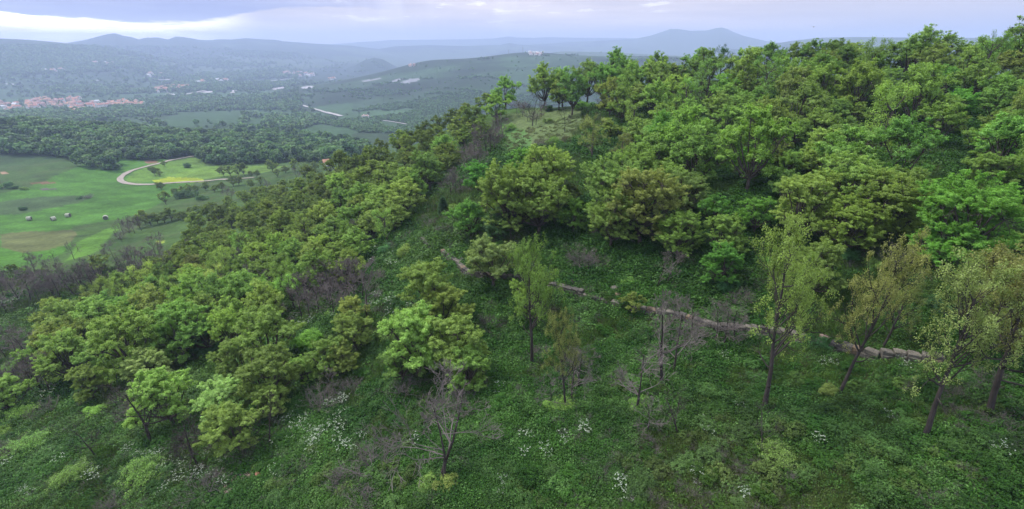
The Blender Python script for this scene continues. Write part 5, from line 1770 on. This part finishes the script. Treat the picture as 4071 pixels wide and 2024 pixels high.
# brambles and taller weeds heap up here and there
x, y, d, px, py = image_points(1900, region=(-700, 4900, 900, 2250), dmax=95)
kq = fbm(x / 7.0, y / 7.0, 3, 57)
sel = (kq > 0.47) & clear_of_wall(x, y) & ~inpoly(x, y, meadow_w)
def mound(seed, mat):
    me = make_shrub(seed, clumps=260, per=16, leaf=0.075)['foliage']
    me.materials.clear(); me.materials.append(mat)
    return me
scatter('brambles', 'low heaps of brambles and tall weeds among the herbs', with_z(x[sel], y[sel]), crng.uniform(0.4, 1.15, sel.sum()), [mound(64, NETTLE), mound(65, GRASSM), mound(66, BROAD)], 13, zscale=crng.uniform(0.5, 0.9, sel.sum()))
# cow parsley
FLOWERS = [(7,1980,760,150,95),(7,2050,870,80,60),(7,1830,800,110,70),(7,540,1020,60,34),(7,400,920,50,34),(7,310,580,50,34),(7,1240,1100,170,80),(7,1120,1120,70,50),(7,1780,1040,40,50),(7,2200,930,50,50),(7,150,1200,50,22),
           (7,930,940,110,40),(7,1030,1040,90,40),(7,2180,640,60,70),(7,1960,110,90,40),(7,840,930,60,30),(7,2130,800,50,40),(7,600,1090,60,40),
           (8,190,430,42,42),(8,80,600,60,40),(8,90,810,60,60),(8,140,930,30,26),(8,300,1050,50,60),(8,410,1025,34,28),(8,1265,850,32,30),(8,1690,800,58,42),(8,570,850,20,20),(8,1110,545,40,18),
           (8,1950,1220,60,50),(8,1380,930,60,30),(8,1450,850,60,20),(8,1130,1140,40,60),(8,550,410,40,30),(8,1870,1170,30,30),(9,990,360,40,18),(9,1460,390,28,22),(9,300,360,36,22),(9,160,1120,26,32),(9,450,1200,30,30),
           (9,430,690,30,30),(9,900,885,20,10),(9,220,790,40,40),(9,2060,900,50,40),(9,1380,740,30,20),(5,380,820,90,60),(5,330,1120,80,60),(5,460,1180,60,40),(5,1500,860,40,20),(4,130,1120,110,12),(7,60,1010,60,12),(7,20,0,60,20),(2,1370,1070,60,20),(2,1320,940,60,20)]
fx, fy = [], []
for t, cx_, cy_, rx_, ry_ in FLOWERS:
    px, py, s = tile(t, cx_, cy_)
    n = int(2 + rx_ * ry_ * s * s / (330 if t == 7 else 620))
    fx.append(px + crng.normal(0, 0.75, n) * rx_ * s); fy.append(py + crng.normal(0, 0.75, n) * ry_ * s)
px = np.concatenate(fx); py = np.concatenate(fy)
x, y, d = lut_xy(px, py, LUT)
ok = ~np.isnan(d); x, y, d = x[ok], y[ok], d[ok]
umb = [umbel(s, NETTLE, WHITE) for s in (1, 2, 3)]
scatter('cow_parsley', 'white-flowered cow parsley in drifts on the lower slope', with_z(x, y), crng.uniform(0.6, 1.1, len(x)) * np.clip(d / 40, 0.8, 2), umb, 4)
# dead stalks and low twigs between the trees
x, y, d, px, py = image_points(2600, region=(-100, 4200, 800, 2100), dmax=120)
kt = fbm(x / 6.0, y / 6.0, 3, 53)
sel = (kt > 0.52) & ~inpoly(x, y, meadow_w)
twig = [make_bush(s, GREYBARK, stems=9)['stems'] for s in (81, 82)]
scatter('dead_stalks', 'grey dead stalks standing among the herbs', with_z(x[sel], y[sel]), crng.uniform(0.5, 1.1, sel.sum()) * np.clip(d[sel] / 45, 0.7, 1.8), twig, 5)

# woods of the valley, too far and too many to count
FARLEAF = leaf_mat('far_leaf', (0.032, 0.080, 0.030, 1), (0.150, 0.270, 0.075, 1), 0.2, use_obj=False, vary=0.35)


def clump(seed, n=420, leaf=0.20):
    """a small far tree, 1 wide"""
    rng = np.random.default_rng(seed)
    lob = [(np.array([rng.normal() * 0.18, rng.normal() * 0.18, rng.uniform(0.35, 0.75)]), rng.uniform(0.18, 0.32)) for _ in range(7)]
    i = rng.integers(0, 7, n)
    C = np.array([lob[j][0] for j in i]); RR = np.array([lob[j][1] for j in i])
    d = rng.normal(size=(n, 3)); d[:, 2] += 0.2; d = norm(d)
    c = C + d * RR[:, None]
    c[:, 2] = np.abs(c[:, 2])
    t = np.clip(rng.normal(0.45, 0.28, 7)[i] + rng.normal(0, 0.1, n), 0, 1)
    return leaf_cloud('far_tree', c, leaf, rng, FARLEAF, t, aspect=0.8, facing=d)


clumps = [clump(s) for s in (91, 92, 93, 94)]
lowclumps = [clump(s, 60, 0.5) for s in (95, 96, 97)]
BELT = [
 T(0,0,S1,[(-60,870),(0,870),(230,890),(420,905),(700,925),(1000,955),(1150,985),(1400,985),(1560,1000),(1800,990),(2200,1010),(2562,1050),(2700,1100),(2500,1180),(2350,1190),(2250,1175),(1900,1190),(1800,1200),(1620,1200),(1520,1190),(1420,1120),(1390,1130),(1180,1165),(1120,1168),(930,1165),(900,1130),(860,1170),(700,1170),(560,1160),(480,1150),(200,1130),(-60,1120)]),
 T(0,0,S1,[(560,1170),(700,1165),(860,1175),(850,1250),(700,1240),(600,1230)]),
]
bp = [[], []]
for poly in BELT:
    P = np.array(poly)
    n = 9000 if poly is BELT[0] else 60
    px = crng.uniform(P[:, 0].min(), P[:, 0].max(), n); py = crng.uniform(P[:, 1].min(), P[:, 1].max(), n)
    ins = inpoly(px, py, poly)
    # the foot of a tree is below its crown
    x, y, d = lut_xy(px[ins], py[ins], LUT)
    ok = ~np.isnan(d) & (d > 250) & (d < 640)
    bp[0].append(x[ok]); bp[1].append(y[ok])
bx = np.concatenate(bp[0]); by = np.concatenate(bp[1])
# thin out to one tree per few metres
cell = {}
for i in range(len(bx)):
    cell.setdefault((int(bx[i] // 4.6), int(by[i] // 4.6)), i)
ii = np.array(sorted(cell.values())); bx, by = bx[ii], by[ii]
print('belt trees', len(bx))
scatter('far_wood', 'dark green wood lying beyond the meadow and the bend of the road', with_z(bx, by), crng.uniform(5.0, 9.5, len(bx)), clumps, 6, tilt=0.05)
# woods and hedges of the valley floor and the long hill
n = 170000
px = crng.uniform(-150, 4100, n); py = 182 + (crng.random(n) ** 1.3) * 400
x, y, d = lut_xy(px, py, LUT)
ok = ~np.isnan(d) & (d > 560) & (d < 3300)
x, y, d = x[ok], y[ok], d[ok]
w = far_wood(x, y)
inp = np.zeros(len(x), bool)
for name, pix, _ in PATCHES:
    if name in ('field', 'pale'):
        wp = world_poly(pix)
        if len(wp) > 2:
            inp |= inpoly(x, y, wp)
sel = ((w > 0.5) | (crng.random(len(x)) < np.where(x > -0.4 * y, 0.010, 0.05))) & ~inp
print('far trees', sel.sum())
scatter('valley_woods', 'woods and hedgerows scattered over the valley floor and the long hill', with_z(x[sel], y[sel]), crng.uniform(3.5, 9, sel.sum()) * np.clip(d[sel] / 1300, 0.8, 1.5) * np.where(x[sel] > -0.4 * y[sel], 0.6, 1.0), lowclumps, 7, tilt=0.04)
if REST:
    rs = [make_leafy(s, 13, 420, 26, 0.085) for s in (101, 102, 103)]
    tones_rest = leaf_mat('slope_leaf', (0.10, 0.17, 0.036, 1), (0.30, 0.38, 0.08, 1), 0.3, use_obj=False, vary=0.3)
    src = []
    for p in rs:
        a, b = p['crown'], p['trunk']
        a.materials.clear(); a.materials.append(tones_rest)
        bmx = __import__('bmesh').new()
        bmx.from_mesh(a); na = len(bmx.faces); bmx.from_mesh(b)
        bmx.faces.ensure_lookup_table()
        for f in bmx.faces[na:]:
            f.material_index = 1
        mm = bpy.data.meshes.new('slope_tree'); bmx.to_mesh(mm); bmx.free()
        mm.materials.append(tones_rest); mm.materials.append(BARK)
        src.append(mm)
    pts = np.array([c['loc'] for _, c in REST])
    scatter('slope_wood', 'small trees filling the far part of the wooded slope', pts, np.array([c['rad'] for _, c in REST]), src, 8, tilt=0.04)

# ------------------------------------------------------------------ labels: what each plant stands beside, found by where it is
MARKS = [
 (2000,375,'on the far knob of the ridge'),(1880,430,'on the ridge below the far knob'),(1720,510,'along the ridge line against the long hill'),(1550,580,'where the ridge drops toward the valley'),
 (1400,640,'at the valley end of the ridge'),(1800,590,'below the ridge, left of the purple thicket'),(1640,640,'on the upper left slope under the ridge line'),(1500,720,'in the middle of the upper left slope'),
 (1330,760,'below the orange-roofed hut'),(1180,720,'beside the lane behind the slope'),(1000,720,'near the fork of the lane'),(1650,760,'above the grassy path on the left'),
 (1750,640,'beside the purple bare thicket'),(1900,620,'at the lower edge of the clearing'),(2150,370,'right of the gap in the crest'),(2280,310,'on the crest above the clearing'),
 (2420,270,'on the crest between clearing and dark pines'),(2560,280,'on the crest left of the open dark tree'),(2700,240,'where the far mountain meets the crest'),(2880,230,'beside the dark open tree on the crest'),
 (3050,220,'on the crest right of the dark open tree'),(3250,190,'on the middle of the right crest'),(3450,175,'on the high part of the right crest'),(3700,160,'at the highest bulge of the crest'),(3950,190,'at the right end of the crest'),
 (2100,500,'on the open clearing'),(2120,430,'at the top of the clearing'),(2350,560,'right of the clearing beside the gnarled oak'),(2550,420,'below the crest, right of the clearing'),(2700,380,'above the small hollow'),
 (2850,380,'below the dark open tree'),(3050,300,'under the crest above the small hollow'),(3300,270,'in the second row under the right crest'),(3550,260,'in the second row under the high crest'),(3800,280,'in the second row near the right edge'),
 (4000,290,'high up at the right edge'),(3450,390,'above the dark hollow of trunks'),(3700,380,'in the thick wood right of the dark hollow'),(3950,380,'in the thick wood at the right edge'),(3560,470,'directly over the dark hollow'),
 (2480,560,'up the slope behind the biggest oak'),(2650,560,'in the wood left of the emerald tree'),(2880,560,'above the emerald tree'),(3000,620,'beside the emerald tree on the middle slope'),(3250,540,'left of the dark hollow'),
 (3350,470,'at the left rim of the dark hollow'),(3750,510,'standing clear in front of the dark hollow'),(3950,560,'below the thick wood at the right edge'),(3200,620,'under the dark hollow'),(2250,700,'in the gap between the two great oaks'),
 (2050,800,'in the left great oak group above the wall'),(1880,880,'at the left foot of the great oaks'),(2000,960,'just above the bend of the wall'),(2300,860,'under the second great oak'),(2500,820,'in the second great oak group'),
 (2620,900,'at the right side of the second great oak'),(2850,880,'in the gap beside the forked trunk'),(2900,1040,'below the forked trunk above the wall'),(3150,830,'in the broad crown group right of the gap'),(3400,850,'in the middle of the broad crown group'),
 (3600,780,'right of the broad crown group'),(3850,920,'by the big bright green tree at the right'),(4020,980,'at the right edge beside the bright green tree'),(3250,1130,'above the wall among the leaning trees'),
 (2450,1070,'in the shade under the second great oak'),(1700,900,'beside the grassy path above the wall'),(1750,850,'by the juniper at the path'),(1960,1060,'in front of the bend of the wall'),(2150,1180,'in front of the middle of the wall'),
 (2500,1150,'hard against the right part of the wall'),(2700,1180,'where the wall meets the grey twisted tree'),(3100,1250,'in front of the right end of the wall'),(3400,1300,'by the last stones of the wall'),(3800,1300,'in the leaning group at the right edge'),
 (4000,1500,'at the right edge of the herb slope'),(3650,1600,'on the open herb slope at the right'),(3100,1700,'on the herb slope below the leaning trees'),(2700,1650,'in the middle of the herb slope'),(2250,1500,'on the herb slope below the wall'),
 (2300,1300,'right below the wall beside thin bare trunks'),(1720,1200,'in the bright pair left of the wall'),(1850,1350,'at the right of the bright pair'),(1650,1380,'in the front of the bright pair'),(1420,1250,'by the narrow yellow tree in the middle'),
 (1400,1400,'below the narrow yellow tree'),(1500,1100,'across the path from the bright pair'),(1350,1000,'on the left slope near the path'),(1450,880,'in the middle of the left slope'),(1250,880,'in the thick of the left slope'),
 (1100,850,'on the left slope toward the lane'),(950,860,'at the lower rim of the left slope'),(800,900,'where the slope meets the meadow'),(1200,1000,'in the belt across the left slope'),(1000,1000,'in the left part of the belt'),
 (850,1000,'behind the row of bare trunks'),(650,950,'beside the small yellow patch of meadow'),(550,850,'in the dark hedge by the meadow'),(700,830,'at the right end of the dark hedge'),(750,800,'in the hedge under the lane'),
 (450,930,'at the purple end of the hedge'),(650,780,'by the lone meadow trees'),(620,680,'inside the bend of the lane'),(900,690,'among pale trees beyond the lane'),(1050,680,'at the far pale trees beyond the lane'),
 (350,1130,'in the row of bare trunks'),(180,1100,'at the left end of the bare row'),(520,1110,'in the middle of the bare row'),(680,1080,'at the right end of the bare row'),(50,1150,'at the left edge by the bare row'),
 (150,950,'on the rough meadow edge'),(100,830,'in the scrub of the meadow'),(300,790,'in the upper scrub of the meadow'),(60,760,'at the left edge of the upper meadow'),(300,1250,'under the row of bare trunks'),(500,1250,'left of the tall dark oak group'),
 (700,1220,'behind the tall dark oak group'),(900,1150,'on the slope above the tall dark oak group'),(1050,1200,'on the slope left of the yellow tree'),(550,1400,'in the tall dark oak group'),(300,1420,'left of the tall dark oak group'),
 (80,1400,'at the left edge among brown twigs'),(750,1350,'right of the tall dark oak group'),(950,1400,'uphill of the big front oaks'),(1080,1380,'at the top of the big front oaks'),(600,1500,'at the flat-topped pale tree'),(700,1620,'on the left of the big front oaks'),
 (900,1650,'in the middle of the big front oaks'),(1050,1550,'on the right of the big front oaks'),(1250,1450,'between front oaks and bright pair'),(60,1600,'at the left edge of the foreground'),(250,1650,'in the lower left foreground'),
 (380,1800,'by the small lone dead tree'),(150,1850,'in the lowest left corner'),(500,1950,'at the bottom edge on the left'),(850,1900,'by the tumbled red stones'),(1150,1850,'right of the tumbled red stones'),(1250,1650,'below the front oaks in the flowers'),
 (1500,1850,'left of the twin-stemmed dead tree'),(1750,1800,'at the twin-stemmed dead tree'),(1600,1600,'behind the twin-stemmed dead tree'),(1900,1650,'right of the twin-stemmed dead tree'),(2000,1950,'at the bottom edge in the middle'),(3700,1950,'at the bottom edge on the right'),
]
ORD = ['', 'first', 'second', 'third', 'fourth', 'fifth', 'sixth', 'seventh', 'eighth', 'ninth', 'tenth', 'eleventh', 'twelfth', 'thirteenth', 'fourteenth', 'fifteenth', 'sixteenth', 'seventeenth']
MK = np.array([(m[0], m[1]) for m in MARKS], float)
NOUN = {'mid': 'leafy tree', 'near': 'leafy tree', 'big': 'great oak', 'thin': 'open-branched tree', 'sparse': 'sparse tree', 'tall': 'tall tree', 'bare': 'grey leafless tree', 'barefar': 'grey leafless tree', 'baredark': 'dark leafless tree',
        'barebig': 'twisted pale dead tree', 'baretwin': 'twin-stemmed dead tree', 'bush': 'grey twiggy bush', 'bushleaf': 'half-bare bush', 'shrub': 'low shrub', 'juniper': 'narrow dark juniper'}
GROUPN = {'tree': 'leafy trees of the hill', 'bare tree': 'leafless trees of the hill', 'bush': 'twiggy bushes of the hill', 'shrub': 'leafy shrubs of the hill', 'juniper': None}
rows = {}
for p in PLANTS:
    hgt = {'mid': 1.3, 'near': 1.3, 'big': 1.3, 'thin': 1.3, 'sparse': 1.3}.get(p['kind'], 0.5) * p['rad'] * p['hs']
    px, py, dd = project(p['loc'][0], p['loc'][1], p['loc'][2] + hgt)
    p['px'], p['py'] = float(px), float(py)
    k = int(((MK - [px, py]) ** 2 * [1, 1.6]).sum(1).argmin())
    # a great oak keeps its name only in the groups above the wall
    p['noun'] = NOUN[p['kind']]
    rows.setdefault(k, []).append(p)
for k, ps in rows.items():
    kinds = {}
    for p in ps:
        words = (TONE_WORD[p['tone']] + ' ' if p['tone'] and p['kind'] != 'juniper' else '') + p['noun']
        p['words'] = words
        kinds.setdefault(words, []).append(p)
    for words, qs in kinds.items():
        qs.sort(key=lambda q: q['px'])
        for i, q in enumerate(qs):
            n = len(qs)
            if n == 1:
                tail = ''
            elif n == 2:
                tail = ', the left one' if i == 0 else ', the right one'
            elif i == 0:
                tail = ', leftmost'
            elif i == n - 1:
                tail = ', rightmost'
            else:
                tail = ', ' + ORD[min(i + 1, 17)] + ' from the left'
            q['o']['label'] = words + ' ' + MARKS[k][2] + tail
for p in PLANTS:
    g = GROUPN.get(p['cat'])
    if g:
        p['o']['group'] = g

make_haze()
